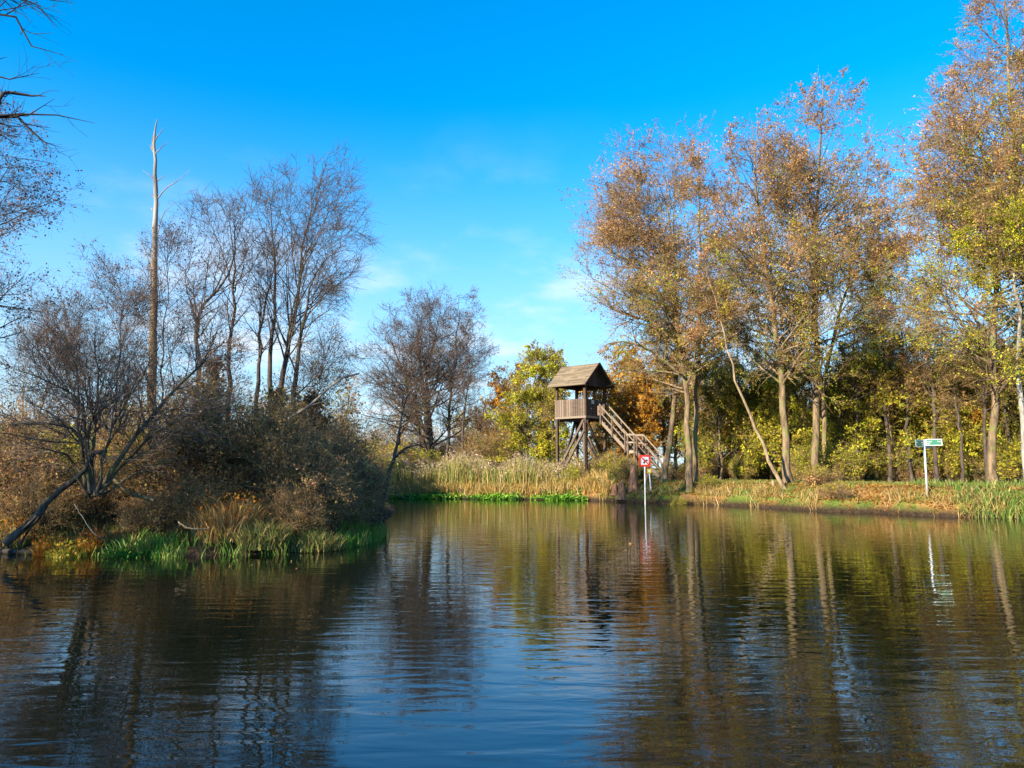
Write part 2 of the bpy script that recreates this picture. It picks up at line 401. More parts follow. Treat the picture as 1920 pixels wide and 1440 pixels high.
# ------------------------------------------------------------------ plants
YG = [((.56, .53, .04), 3), ((.36, .42, .03), 3), ((.64, .50, .04), 2), ((.16, .22, .025), 2)]
OLIVE = [((.36, .34, .045), 3), ((.50, .40, .05), 3), ((.18, .22, .03), 2), ((.54, .34, .05), 1)]
RUST = [((.52, .28, .12), 3), ((.42, .20, .12), 3), ((.56, .38, .12), 3), ((.30, .18, .12), 2)]
ORANGE = [((.55, .26, .025), 3), ((.48, .20, .02), 2), ((.58, .34, .04), 3), ((.35, .14, .03), 1)]
BROWN = [((.34, .19, .08), 3), ((.46, .29, .10), 3), ((.26, .22, .06), 2), ((.16, .09, .05), 2)]
GREEN = [((.05, .12, .02), 3), ((.10, .20, .03), 2), ((.03, .07, .015), 2)]
LILAC = [((.24, .15, .12), 3), ((.32, .20, .15), 2), ((.14, .10, .10), 2)]

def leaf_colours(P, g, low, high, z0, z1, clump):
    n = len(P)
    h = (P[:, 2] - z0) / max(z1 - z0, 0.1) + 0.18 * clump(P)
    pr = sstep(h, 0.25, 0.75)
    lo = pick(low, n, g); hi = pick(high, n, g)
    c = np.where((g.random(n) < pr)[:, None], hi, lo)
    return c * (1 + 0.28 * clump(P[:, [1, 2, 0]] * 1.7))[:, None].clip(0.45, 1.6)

def crown_len(kind, L, t0):
    def f(t, pl, idx):
        s = (t - t0) / (1 - t0)
        if kind == 'cone': return L * (0.13 + 1.12 * (1 - s) ** 0.8) * (0.45 + 0.55 * sstep(s, 0.0, 0.28))
        if kind == 'oval': return L * (0.25 + 0.85 * np.sin(np.pi * np.clip(0.12 + 0.80 * s, 0, 1)) ** 0.8)
        return L * (0.35 + 0.7 * (1 - s) ** 0.35)          # 'round': broad almost to the top
    return f

def tree(name, trunks, r0, seed, bark, twig, kind='cone', t0=0.25, L=4.0, n1=50, n2=500, n3=3500, a1=(45, 75), up1=0.35,
         leaves=15000, lsize=0.09, low=OLIVE, high=RUST, label=None, cat='tree', group=None, limbs=None, tip=0.05, tw=0.011, wob=0.05, n1r=0.42,
         l2=0.42, l3=0.55, leaft=0.2, frame=None, up3=0.05, leafmat='leaf', jit=0.05, bias=None, a2=(30, 65), basez=None, limb_r=None):
    """trunks: list of lists of world points (first one is the main stem)"""
    g = np.random.default_rng(seed)
    base = np.array(trunks[0][0], float)
    base[2] = gz(base[0], base[1]) - 0.02 if basez is None else basez
    T0 = []
    for q, tr in enumerate(trunks):
        tr = np.array(tr, float); tr = tr - base
        if q == 0: tr[0, 2] = -0.25
        T0.append(resample(tr, 16, wob, g))
    P0 = np.array(T0); K = P0.shape[1]; s = np.linspace(0, 1, K)
    prof = (1 - s) ** 1.0 * (1 - tip) + tip
    R0 = np.empty(P0.shape[:2]); R0[0] = r0 * prof
    for i in range(1, len(T0)):                            # a fork is never thicker than the stem it leaves
        k = int(np.argmin(np.linalg.norm(P0[0] - P0[i, 0], axis=1)))
        R0[i] = R0[0, k] * 0.8 * prof
    R0[0, 0] *= 1.45; R0[0, 1] *= 1.08
    P1, R1 = spawn(P0, R0, n1, t0, 0.985, a1, crown_len(kind, L, t0), 9, up1, 0.10, n1r, 0.010, 0.22, g, 0.85, sidebias=bias)
    if limbs:
        LP = np.array([resample(np.array(l, float) - base, 9, 0.03, g) for l in limbs])
        LR = np.full((len(limbs), 1), limb_r or r0 * 0.42) * (1 - 0.92 * np.linspace(0, 1, 9) ** 2.2)[None, :]
        P1 = np.concatenate([P1, LP]); R1 = np.concatenate([R1, LR])
    P2, R2 = spawn(P1, R1, n2, 0.15, 0.98, a2, lambda t, pl, i: pl * l2 * (1.15 - 0.6 * t), 6, 0.12, 0.14, 0.55, tw * 0.85, 0.3, g, 0.8)
    P3, R3 = spawn(P2, R2, n3, 0.1, 1.0, (20, 60), lambda t, pl, i: 0.25 + pl * l3 * (1.1 - 0.5 * t), 4, up3, 0.16, 0.6, tw * 0.62, 0.4, g, 0.8)
    root = empty(name, base); tag(root, label, cat, group)
    V, q = join_tubes([(P0, R0, 10)]); link('trunk', mesh_np('trunk', V, 4, q), M[bark], root)
    V, q = join_tubes([(P1, R1, 6), (P2, R2, 3)]); link('limbs', mesh_np('limbs', V, 4, q), M[bark], root)
    crown = [(P3, R3, 3)]
    V, q = join_tubes(crown); tm = link('twigs', mesh_np('twigs', V, 4, q), M[twig], root)
    if leaves:
        Lp = pts_along(P3, int(leaves * 0.85), leaft, 1.05, jit, g); Lp = np.concatenate([Lp, pts_along(P2, int(leaves * .15), .4, 1, jit, g)])
        cl = Clump(g, 2.2)
        keep = g.random(len(Lp)) < np.clip(0.68 + 0.75 * cl(Lp * 1.3), 0.05, 1)
        Lp = Lp[keep]
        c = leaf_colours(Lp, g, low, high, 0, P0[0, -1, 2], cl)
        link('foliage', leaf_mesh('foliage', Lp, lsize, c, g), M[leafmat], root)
    return root

def shrub(name, loc, H, W, seed, stems=14, n2=260, n3=2200, leaves=9000, lsize=0.08, low=BROWN, high=BROWN, bark='willow', twig='twig',
          r0=0.045, lean=(0, 0), spread=1.0, label=None, cat='shrub', group=None, tw=0.009, droop=0.0, jit=0.06):
    g = np.random.default_rng(seed)
    a = g.uniform(0, 2 * np.pi, stems); rad = np.sqrt(g.random(stems)) * spread
    K = 9; s = np.linspace(0, 1, K)
    tipx = np.cos(a) * rad * W / 2 + lean[0]; tipy = np.sin(a) * rad * W / 2 + lean[1]
    tz = H * (1 - 0.45 * rad ** 2) * g.uniform(0.75, 1.0, stems)
    b0 = np.stack([np.cos(a) * W * .09, np.sin(a) * W * .09, np.full(stems, -0.15)], 1)
    P0 = np.empty((stems, K, 3))
    P0[:, :, 0] = b0[:, :1] + (tipx[:, None] - b0[:, :1]) * s ** 1.25; P0[:, :, 1] = b0[:, 1:2] + (tipy[:, None] - b0[:, 1:2]) * s ** 1.25
    P0[:, :, 2] = b0[:, 2:3] + tz[:, None] * (np.sin(s * np.pi / 2) * .6 + s * .4) - droop * s ** 3
    P0[:, 1:] += g.normal(0, 0.03 * H / 3, (stems, K - 1, 3))
    R0 = r0 * g.uniform(.6, 1.2, (stems, 1)) * (1 - 0.8 * s)[None, :]
    P2, R2 = spawn(P0, R0, n2, 0.12, 0.97, (25, 75), lambda t, pl, i: pl * .45 * (1.15 - .7 * t), 6, 0.2, 0.16, .55, tw, .3, g)
    P3, R3 = spawn(P2, R2, n3, 0.05, 1.0, (20, 70), lambda t, pl, i: .2 + pl * .5, 4, 0.05, 0.2, .6, tw * .6, .4, g)
    z = gz(loc[0], loc[1])
    root = empty(name, (loc[0], loc[1], z)); tag(root, label, cat, group)
    V, q = join_tubes([(P0, R0, 5), (P2, R2, 3)]); link('stems', mesh_np('stems', V, 4, q), M[bark], root)
    V, q = join_tubes([(P3, R3, 3)]); link('twigs', mesh_np('twigs', V, 4, q), M[twig], root)
    if leaves:
        Lp = pts_along(P3, leaves, 0.1, 1.05, jit, g); cl = Clump(g, 1.4)
        Lp = Lp[g.random(len(Lp)) < np.clip(0.68 + 0.7 * cl(Lp * 1.2), 0.05, 1)]
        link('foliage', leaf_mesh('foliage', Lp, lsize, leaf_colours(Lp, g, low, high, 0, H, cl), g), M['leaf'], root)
    return root

def copy_thing(src, x, y, rz, s, label, group=None, sz=None, z=None):
    r = src.copy(); COL.objects.link(r)
    r.location = (x, y, gz(x, y) - 0.03 if z is None else z); r.rotation_euler = (0, 0, rz); r.scale = (s, s, sz or s); r["label"] = label
    if group: r["group"] = group
    for ch in src.children:
        c = ch.copy(); COL.objects.link(c); c.parent = r
    return r
def px_path(Y, *pts, dy=None):
    out = []
    for i, (x, y) in enumerate(pts):
        out.append(at(x, y, Y + (dy[i] if dy else 0)))
    return out
def gpt(px, Y):
    """ground position at depth Y under photo column px"""
    return ((px - 960) / F * Y * (1 / CP) * 1.0, Y)

# ---- tall alders on the right bank
A = dict(bark='alder', twig='twig')
LOWC = OLIVE + [((.44, .46, .04), 3), ((.26, .34, .03), 3)]
gRA = 'tall alders along the right bank'
tree('alder_tree', [px_path(42.6, (1292, 910), (1289, 760), (1275, 640), (1262, 480), (1250, 370), (1243, 305))], 0.213, 11, **A, limbs=[px_path(42.3, (1272, 650), (1222, 604), (1165, 588), (1112, 560)), px_path(42, (1273, 700), (1215, 655), (1165, 640), (1128, 650)), px_path(42.4, (1263, 560), (1210, 500), (1155, 478), (1118, 440))], L=5.0, n1=66, n2=837, n3=5826, t0=.26, leaves=63910,
     bias=(-.55, 0, 0), low=LOWC, label='tall half-bare alder just right of the staircase, its crown reaching far out to the left', group=gRA, kind='oval')
tree('alder_tree', [px_path(43.5, (1303, 908), (1304, 780), (1311, 640), (1313, 450), (1310, 350), (1308, 262))], 0.164, 12, **A, L=4.0, n1=60, n2=648, n3=4559, t0=.28, leaves=51125,
     low=LOWC, label='slim straight alder standing close behind the alder beside the staircase', group=gRA)
tree('alder_tree', [px_path(45.0, (1243, 898), (1252, 840), (1266, 740), (1264, 600), (1230, 470), (1195, 350))], 0.197, 13, **A, L=3.2, n1=44, n2=540, n3=4559, t0=.32, leaves=46865,
     bias=(-.6, 0, 0), low=LOWC, label='leaning alder whose thick foot stands at the bottom of the staircase', group=gRA, kind='oval')
tree('alder_tree', [px_path(40.0, (1480, 895), (1470, 760), (1464, 680), (1446, 560), (1428, 430), (1414, 320), (1410, 222))], 0.221, 14, **A, L=5.2, n1=90, n2=837, n3=5573, t0=.26, leaves=59647,
     low=LOWC, label='thick alder rising behind the pale leaning trunk on the right bank', group=gRA, high=RUST)
tree('leaning_tree', [px_path(38.5, (1474, 916), (1438, 852), (1412, 796), (1386, 731), (1368, 670), (1350, 600), (1328, 520), (1315, 470))], .10, 15, 'pale', 'twig', L=2.0, n1=16, n2=216, n3=1391, t0=.55, leaves=14911,
     label='thin pale trunk leaning strongly to the left over the leaf-strewn bank')
tree('alder_tree', [px_path(41.5, (1522, 885), (1532, 740), (1530, 560), (1529, 400), (1538, 260), (1544, 140))], 0.221, 16, **A, L=6.0, n1=120, n2=945, n3=6586, t0=.20, leaves=80952, lsize=.095,
     low=LOWC, label='tallest alder with a pointed crown in the middle of the right bank', group=gRA)
tree('alder_tree', [px_path(43.0, (1549, 882), (1545, 760), (1560, 640), (1590, 520), (1612, 430), (1630, 300))], 0.156, 17, **A, L=4.2, n1=56, n2=621, n3=4306, t0=.28, leaves=51125, low=YG,
     bias=(.5, 0, 0), label='slender alder leaning right, next to the tallest pointed alder', group=gRA)
tree('alder_tree', [px_path(35.0, (1862, 885), (1860, 700), (1868, 500), (1850, 330), (1830, 200), (1812, 120))], 0.197, 18, **A, L=6.0, n1=100, n2=918, n3=6334, t0=.18, leaves=80952, low=YG, lsize=.09,
     bias=(-.4, 0, 0), label='broad alder right of the green signpost, its limbs reaching left over the gap', group=gRA)
tree('alder_tree', [px_path(36.5, (1945, 890), (1930, 600), (1912, 400), (1895, 200), (1885, -60))], 0.246, 19, **A, L=6.2, n1=110, n2=945, n3=6586, t0=.26, leaves=85215, low=YG, lsize=.09,
     label='very tall alder at the right edge, its top cut off by the frame', group=gRA)
tree('birch_tree', [px_path(34.0, (1926, 895), (1916, 780), (1908, 640), (1900, 500), (1880, 380), (1870, 300))], .15, 20, 'birch', 'twig', L=2.6, n1=34, n2=405, n3=2786, t0=.45, leaves=38345, low=YG, high=YG,
     label='white-barked birch trunk at the far right edge of the photo', group=None)
tree('alder_tree', [px_path(38.0, (2050, 890), (2045, 500), (2010, 100), (1990, -150))], 0.246, 21, **A, L=4.8, n1=60, n2=756, n3=5319, t0=.2, leaves=59647, low=YG, bias=(-.4, 0, 0),
     label='outermost alder on the right, only its limbs reach into the photo', group=gRA)
tree('alder_tree', [px_path(48.0, (1712, 890), (1700, 760), (1690, 640), (1672, 560), (1660, 500))], 0.139, 22, **A, L=4.0, n1=44, n2=594, n3=4179, t0=.3, leaves=55387, low=YG, high=OLIVE, kind='round',
     label='lower spreading tree filling the gap between the tallest alder and the signpost', group=None)

# ---- trees across the middle
tree('round_alder_tree', [px_path(60, (806, 862), (800, 780), (790, 700), (784, 650), (792, 590)), px_path(60.3, (812, 860), (806, 790), (800, 720), (812, 650), (824, 590)),
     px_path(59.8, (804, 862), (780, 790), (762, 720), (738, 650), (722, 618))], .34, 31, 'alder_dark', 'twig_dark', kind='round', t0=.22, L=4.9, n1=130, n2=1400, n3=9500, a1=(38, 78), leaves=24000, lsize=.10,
     low=LILAC, high=LILAC, bias=(-.15, 0, 0), label='large rounded leafless alder with several stems behind the reed bank', tw=.014)
tree('slim_alder_tree', [px_path(59, (838, 862), (842, 780), (850, 700), (858, 620), (861, 552))], .17, 32, 'alder_dark', 'twig_dark', kind='oval', t0=.25, L=2.7, n1=60, n2=480, n3=3600, leaves=7000, low=LILAC, high=LILAC,
     label='slim bare alder directly right of the large rounded alder', tw=.013)
tree('slim_alder_tree', [px_path(58, (866, 862), (868, 790), (878, 720), (888, 660), (893, 620))], .13, 33, 'alder_dark', 'twig_dark', kind='oval', t0=.25, L=2.2, n1=44, n2=330, n3=2300, leaves=2500, low=LILAC, high=LILAC,
     label='smallest of the bare alders, rightmost behind the reed bank', tw=.012)
tree('leaning_tree', [px_path(31, (710, 944), (730, 890), (745, 830), (750, 790), (770, 740), (790, 716))], .12, 34, 'alder_dark', 'twig', L=1.5, n1=9, n2=40, n3=200, t0=.5, leaves=0,
     limbs=[px_path(31, (738, 860), (765, 838), (800, 832)), px_path(31, (752, 775), (756, 750), (757, 738)), px_path(31, (745, 835), (752, 812), (760, 800))],
     label='thin bare trunk leaning right from the tip of the left bank over the water')
tree('yellow_tree', [px_path(56, (985, 880), (990, 800), (1000, 730), (1005, 682))], .13, 35, 'willow', 'twig', kind='round', t0=.08, L=3.0, n1=80, n2=640, n3=4200, leaves=60000, lsize=.135, low=YG + [((.5, .36, .05), 3)], high=YG + OLIVE, a1=(30, 80),
     label='bright yellow-green leafy tree left of the wooden tower')
tree('yellow_tree', [px_path(55, (1035, 880), (1036, 810), (1035, 740), (1045, 665))], .11, 36, 'willow', 'twig', kind='round', t0=.08, L=1.7, n1=54, n2=420, n3=2600, leaves=20000, lsize=.14, low=YG, high=OLIVE,
     label='narrow yellow-green tree directly behind the left posts of the tower')
tree('bare_poplar', [px_path(58, (1040, 870), (1038, 790), (1040, 730), (1042, 672))], .13, 37, 'twig', 'twig', kind='round', t0=.45, L=2.6, n1=44, n2=200, n3=600, a1=(15, 50), up1=.8, leaves=1500, low=BROWN, high=BROWN,
     label='bare fan of upright twigs showing above the yellow tree beside the tower')
tree('orange_oak', [px_path(60, (945, 870), (944, 800), (948, 750), (955, 705))], .15, 38, 'alder', 'twig', kind='round', t0=.2, L=3.0, n1=50, n2=420, n3=2400, leaves=20000, lsize=.15, low=ORANGE, high=ORANGE,
     label='orange-leaved tree peeping out left of the yellow-green tree')
tree('orange_maple', [px_path(54, (1172, 880), (1170, 800), (1172, 720), (1178, 665))], .2, 39, 'alder', 'twig', kind='round', t0=.12, L=3.1, n1=70, n2=600, n3=3600, leaves=32000, lsize=.17, low=ORANGE, high=ORANGE,
     label='bright orange autumn tree seen behind the tower staircase')
tree('orange_maple', [px_path(60, (1100, 880), (1100, 800), (1105, 740), (1110, 700))], .16, 40, 'alder', 'twig', kind='round', t0=.12, L=2.2, n1=50, n2=380, n3=2400, leaves=10000, lsize=.15, low=ORANGE, high=OLIVE,
     label='orange autumn tree seen through the open sides of the tower cabin')
tree('rust_tree', [px_path(56, (1268, 890), (1265, 800), (1258, 720), (1252, 650))], .15, 41, 'alder', 'twig', kind='round', t0=.15, L=2.9, n1=60, n2=480, n3=3200, leaves=13000, lsize=.12, low=RUST, high=ORANGE,
     label='rust-brown leafy tree behind the alder feet right of the staircase')

# ---- left bank: dead snag, bare alders
def snag():
    base = at(283, 800, 25); base[2] = gz(base[0], base[1])
    T = resample(np.array(px_path(25, (282, 900), (285, 780), (288, 600), (290, 480), (292, 380), (291, 310), (289, 265), (294, 224))) - base, 26, .012)
    T[0, 2] = -0.2
    s = np.linspace(0, 1, 26); Rr = .155 * (1 - s) ** .6 + .015; Rr *= 1 + 0.07 * np.sin(np.arange(26) * 2.3)
    root = empty('dead_tree', base); tag(root, 'tall dead trunk with a bleached top and short broken side branches', 'tree')
    V, q = join_tubes([(T[None, :16], Rr[None, :16], 12)]); link('trunk', mesh_np('trunk', V, 4, q), M['snagbark'], root)
    V, q = join_tubes([(T[None, 15:], Rr[None, 15:] * .93, 12)]); link('bare_top', mesh_np('bare_top', V, 4, q), M['snag'], root)
    br = [((291, 262), (300, 250), (307, 238)), ((288, 285), (283, 277), (281, 270)), ((291, 290), (303, 276), (315, 266)), ((292, 340), (280, 328), (268, 320)),
          ((294, 340), (302, 334), (311, 328)), ((296, 372), (306, 358), (322, 346), (342, 332), (355, 318)), ((290, 370), (283, 364), (278, 364)),
          ((293, 455), (298, 430), (304, 405), (318, 388), (333, 378)), ((288, 395), (283, 390), (280, 386)), ((286, 280), (286, 262), (292, 240)), ((290, 395), (296, 388), (299, 380)), ((282, 500), (272, 470), (260, 440), (258, 432))]
    P = np.array([resample(np.array(px_path(25, *b, dy=[0] * len(b))) - base, 7, .008) for b in br])
    Rb = np.full((len(br), 1), .026) * (1 - .8 * np.linspace(0, 1, 7))[None]
    V, q = join_tubes([(P, Rb, 6)]); link('broken_branches', mesh_np('broken_branches', V, 4, q), M['snag'], root)
snag()
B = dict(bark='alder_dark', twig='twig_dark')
gLB = 'bare alders on the left bank'
BA = dict(kind='oval', a1=(18, 48), up1=.5, n1=24, n2=170, n3=850, leaves=120, low=LILAC, high=LILAC, tw=.009, lsize=.06, group=gLB, l3=.5)
tree('bare_alder', [px_path(27, (366, 780), (372, 700), (368, 620), (385, 570), (420, 530), (440, 470), (450, 400)), px_path(27, (372, 620), (360, 560), (352, 520), (360, 480))], .15, 51, **B, t0=.5, L=2.4,
     label='bare alder with a strongly curved S-shaped stem right of the dead trunk', **{k: v for k, v in BA.items()})
tree('bare_alder', [px_path(28, (428, 780), (432, 690), (434, 620), (440, 545), (438, 470), (430, 400), (428, 395)), px_path(28, (440, 548), (455, 500), (470, 440), (476, 440)), px_path(28, (438, 540), (415, 470), (385, 410), (375, 420))], .14, 52, **B, t0=.5, L=2.0,
     label='upright bare alder forking into a fan of thin limbs, second right of the dead trunk', **BA)
tree('bare_alder', [px_path(29, (482, 780), (484, 700), (492, 620), (505, 540), (512, 470)), ], .14, 53, **B, t0=.55, L=1.8,
     label='shorter bare stem leaning right in the middle of the left alder group', **BA)
tree('bare_alder', [px_path(29.5, (520, 790), (508, 700), (512, 600), (518, 520), (516, 470), (510, 400), (505, 370)), px_path(29.5, (516, 480), (535, 420), (543, 400), (546, 375)), px_path(29.5, (512, 480), (495, 430), (478, 410), (470, 390))], .15, 54, **B, t0=.48, L=2.2,
     label='tall bare alder forking into three at mid height, left of the two rightmost stems', **BA)
tree('bare_alder', [px_path(28.5, (512, 800), (530, 720), (545, 640), (556, 550), (568, 450), (577, 400), (586, 350))], .16, 55, **B, t0=.4, L=3.0,
     label='tallest bare alder of the left group, a slim stem leaning slightly right', **{**BA, 'n1': 40, 'n2': 300, 'n3': 2000, 'bias': (.5, 0, 0)})
tree('bare_alder', [px_path(27.5, (552, 790), (553, 700), (565, 620), (578, 550), (590, 515), (615, 482), (645, 470)), px_path(27.5, (590, 516), (596, 480), (600, 440))], .15, 56, **B, t0=.35, L=2.6,
     label='rightmost bare alder of the left group, its stem bending over to the right', **{**BA, 'a1': (35, 70), 'bias': (.6, 0, 0), 'n2': 280, 'n3': 2000})

def foreground_left():
    # big tree outside the left edge; only its lower limbs hang into the photo
    Y = 13.0
    lim = [[(-420, -60), (-120, 20), (5, 20), (28, 55), (60, 88), (90, 98), (120, 100)], [(-420, -160), (-150, -60), (20, -10), (60, 4), (95, 20), (103, 50)], [(-420, -160), (-150, -90), (0, -30), (70, -4), (138, 4)],
           [(-420, 100), (-160, 130), (-20, 135), (20, 148), (55, 150), (74, 138)], [(-420, 260), (-160, 240), (-20, 215), (55, 218), (80, 205), (95, 182)], [(-420, 262), (-160, 242), (-20, 218), (55, 216), (105, 214), (150, 224), (172, 230)],
           [(-160, 241), (-20, 218), (40, 222), (62, 250), (95, 272), (118, 276)], [(-20, 216), (0, 195), (15, 172), (60, 178), (90, 182)], [(-420, 60), (-200, 60), (-50, 100), (5, 125), (12, 105)]]
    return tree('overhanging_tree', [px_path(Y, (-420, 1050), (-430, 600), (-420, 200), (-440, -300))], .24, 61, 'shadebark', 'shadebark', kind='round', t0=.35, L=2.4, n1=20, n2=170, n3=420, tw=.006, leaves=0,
         limbs=[[at(x, y, Y + .002 * (x + 420)) for x, y in l] for l in lim], l2=.20, l3=.4, wob=.02, a2=(25, 50), bias=(-1, 0, 0), limb_r=.042,
         label='big bare tree whose dark lower branches hang into the top left corner')
foreground_left()
tree('fine_twigged_tree', [px_path(16.5, (-150, 1000), (-140, 800), (-125, 600), (-105, 400), (-90, 215))], .15, 62, 'alder_dark', 'twig_dark', kind='oval', t0=.38, L=2.2, n1=80, n2=600, n3=4200, tw=.0045, leaves=14000, lsize=.06,
     low=LILAC, high=LILAC, a1=(50, 85), up1=.1, l2=.36, label='small-leaved tree whose fine twigs fill the left edge of the photo', bias=(.5, 0, 0))
# unseen trees up the left bank, added to shade the willow and bushes
for i, (x, y, sd) in enumerate([(-22, 6, 63), (-16.5, 10.0, 64)]):
    tree('bank_tree', [[np.array((x, y, 0)), np.array((x + .3, y, 3)), np.array((x, y + .2, 6.)), np.array((x + .2, y, 9.5 + i))]], .2, sd, 'alder_dark', 'twig_dark', kind='round', t0=.2, L=3, n1=40, n2=300, n3=1800, leaves=5000,
         low=BROWN, high=BROWN, label=['bank tree beside the water outside the left edge, nearer the viewer', 'bank tree outside the left edge just behind the overhanging tree'][i])

# multi-stemmed willow with the fan of bare branches
def fan_willow():
    Y = 17.6
    base = at(175, 935, Y); base[2] = gz(base[0], base[1])
    br = [([(165, 930), (155, 860), (150, 820), (130, 800), (90, 795), (-30, 794)], .055), ([(165, 905), (150, 885), (130, 855), (105, 848), (60, 850), (-10, 880)], .03),
          ([(168, 920), (160, 850), (158, 780), (135, 740), (80, 710), (20, 690)], .035), ([(172, 920), (160, 800), (120, 720), (60, 660)], .03),
          ([(175, 925), (172, 850), (180, 780), (182, 700), (178, 620)], .045), ([(180, 925), (200, 830), (240, 750), (270, 700), (300, 650)], .035),
          ([(185, 925), (230, 850), (270, 800), (330, 730), (390, 670), (420, 640)], .06), ([(188, 925), (240, 860), (310, 800), (380, 770), (440, 755)], .045),
          ([(190, 925), (220, 880), (280, 840), (330, 810), (420, 795)], .03), ([(178, 930), (165, 830), (185, 760), (215, 700), (235, 620)], .035),
          ([(170, 925), (150, 830), (145, 720), (125, 640), (95, 590)], .035), ([(190, 930), (250, 890), (300, 870), (360, 855)], .03),
          ([(168, 935), (130, 880), (90, 870), (30, 900)], .022), ([(182, 930), (190, 860), (225, 790), (240, 720), (250, 660)], .03)]
    g = np.random.default_rng(71)
    P = np.array([resample(np.array([at(x, y, Y + g.uniform(-.2, .2) + (k * g.uniform(-.25, .35))) for k, (x, y) in enumerate(l)]) - base, 12, .02, g) for l, r in br])
    Rr = np.array([r * (1 - .82 * np.linspace(0, 1, 12)) for l, r in br])
    root = empty('bare_willow', base); tag(root, 'bare many-stemmed willow fanning out over the left bank', 'tree')
    V, q = join_tubes([(P, Rr, 8)]); link('stems', mesh_np('stems', V, 4, q), M['willow'], root)
    P2, R2 = spawn(P, Rr, 330, .25, .98, (20, 60), lambda t, pl, i: pl * .32 * (1.2 - .7 * t), 7, .25, .12, .5, .006, .3, g)
    P3, R3 = spawn(P2, R2, 2300, .1, 1, (20, 60), lambda t, pl, i: .2 + pl * .4, 4, .1, .15, .6, .0032, .5, g)
    V, q = join_tubes([(P2, R2, 4), (P3, R3, 3)]); link('twigs', mesh_np('twigs', V, 4, q), M['twig_dark'], root)
    Lp = pts_along(P3, 2600, .3, 1, .03, g); link('foliage', leaf_mesh('foliage', Lp, .045, pick(BROWN, len(Lp), g), g), M['leaf'], root)
fan_willow()
def log_thing(name, pts, r, label, forks=(), mat='log', K=14):
    base = np.array(pts[0], float)
    T = resample(np.array(pts) - base, K, .015); s = np.linspace(0, 1, K)
    root = empty(name, base); tag(root, label, 'log')
    V, q = join_tubes([(T[None], (r * (1 - .45 * s) * (1 + .12 * np.sin(np.arange(K) * 1.9)))[None], 10)]); link('trunk', mesh_np('trunk', V, 4, q), M[mat], root)
    if forks:
        P = np.array([resample(np.array(f) - base, 7, .01) for f in forks]); Rr = np.tile(r * .4 * (1 - .7 * np.linspace(0, 1, 7)), (len(P), 1))
        V, q = join_tubes([(P, Rr, 6)]); link('roots', mesh_np('roots', V, 4, q), M[mat], root)
log_thing('fallen_trunk', px_path(17.3, (8, 1020), (60, 975), (105, 925), (150, 890), (180, 850), (200, 845), dy=[-.6, -.3, 0, 0, .1, .2]), .09, 'dark fallen trunk slanting from the water up into the bare willow',
          [px_path(17, (60, 975), (30, 1005), (-5, 1035)), px_path(16.8, (70, 965), (45, 990), (10, 1012)), px_path(16.9, (75, 968), (50, 1000), (30, 1035))])
log_thing('floating_log', [np.array((*on_water(-60, 1032), .04)), np.array((*on_water(60, 1040), .05)), np.array((*on_water(170, 1034), .03)), np.array((*on_water(330, 1034), .02))], .075, 'long dark log floating along the foot of the left bank')
log_thing('broken_branch', px_path(23, (330, 900), (420, 850), (520, 800), (600, 745), (622, 722), (650, 705), (672, 700)), .06, 'long broken branch slanting up to the right out of the brown bushes',
          [px_path(23, (622, 722), (640, 700), (650, 672)), px_path(23, (560, 770), (590, 758), (615, 752))], 'snag')
log_thing('dead_branch', px_path(18.2, (215, 900), (245, 925), (290, 938)), .05, 'short pale dead branch lying at the foot of the bare willow', (), 'alder')
log_thing('dead_branch', px_path(17.2, (335, 978), (352, 990), (375, 992), (395, 990)), .018, 'thin pale stick lying on the dark mud by the water', (px_path(17.2, (352, 990), (342, 984), (333, 986)),), 'pale')
log_thing('dead_branch', px_path(17.0, (140, 945), (172, 995), (192, 1012), (198, 1018)), .007, 'thin white twig dipping down to the water below the willow', (), 'snag')

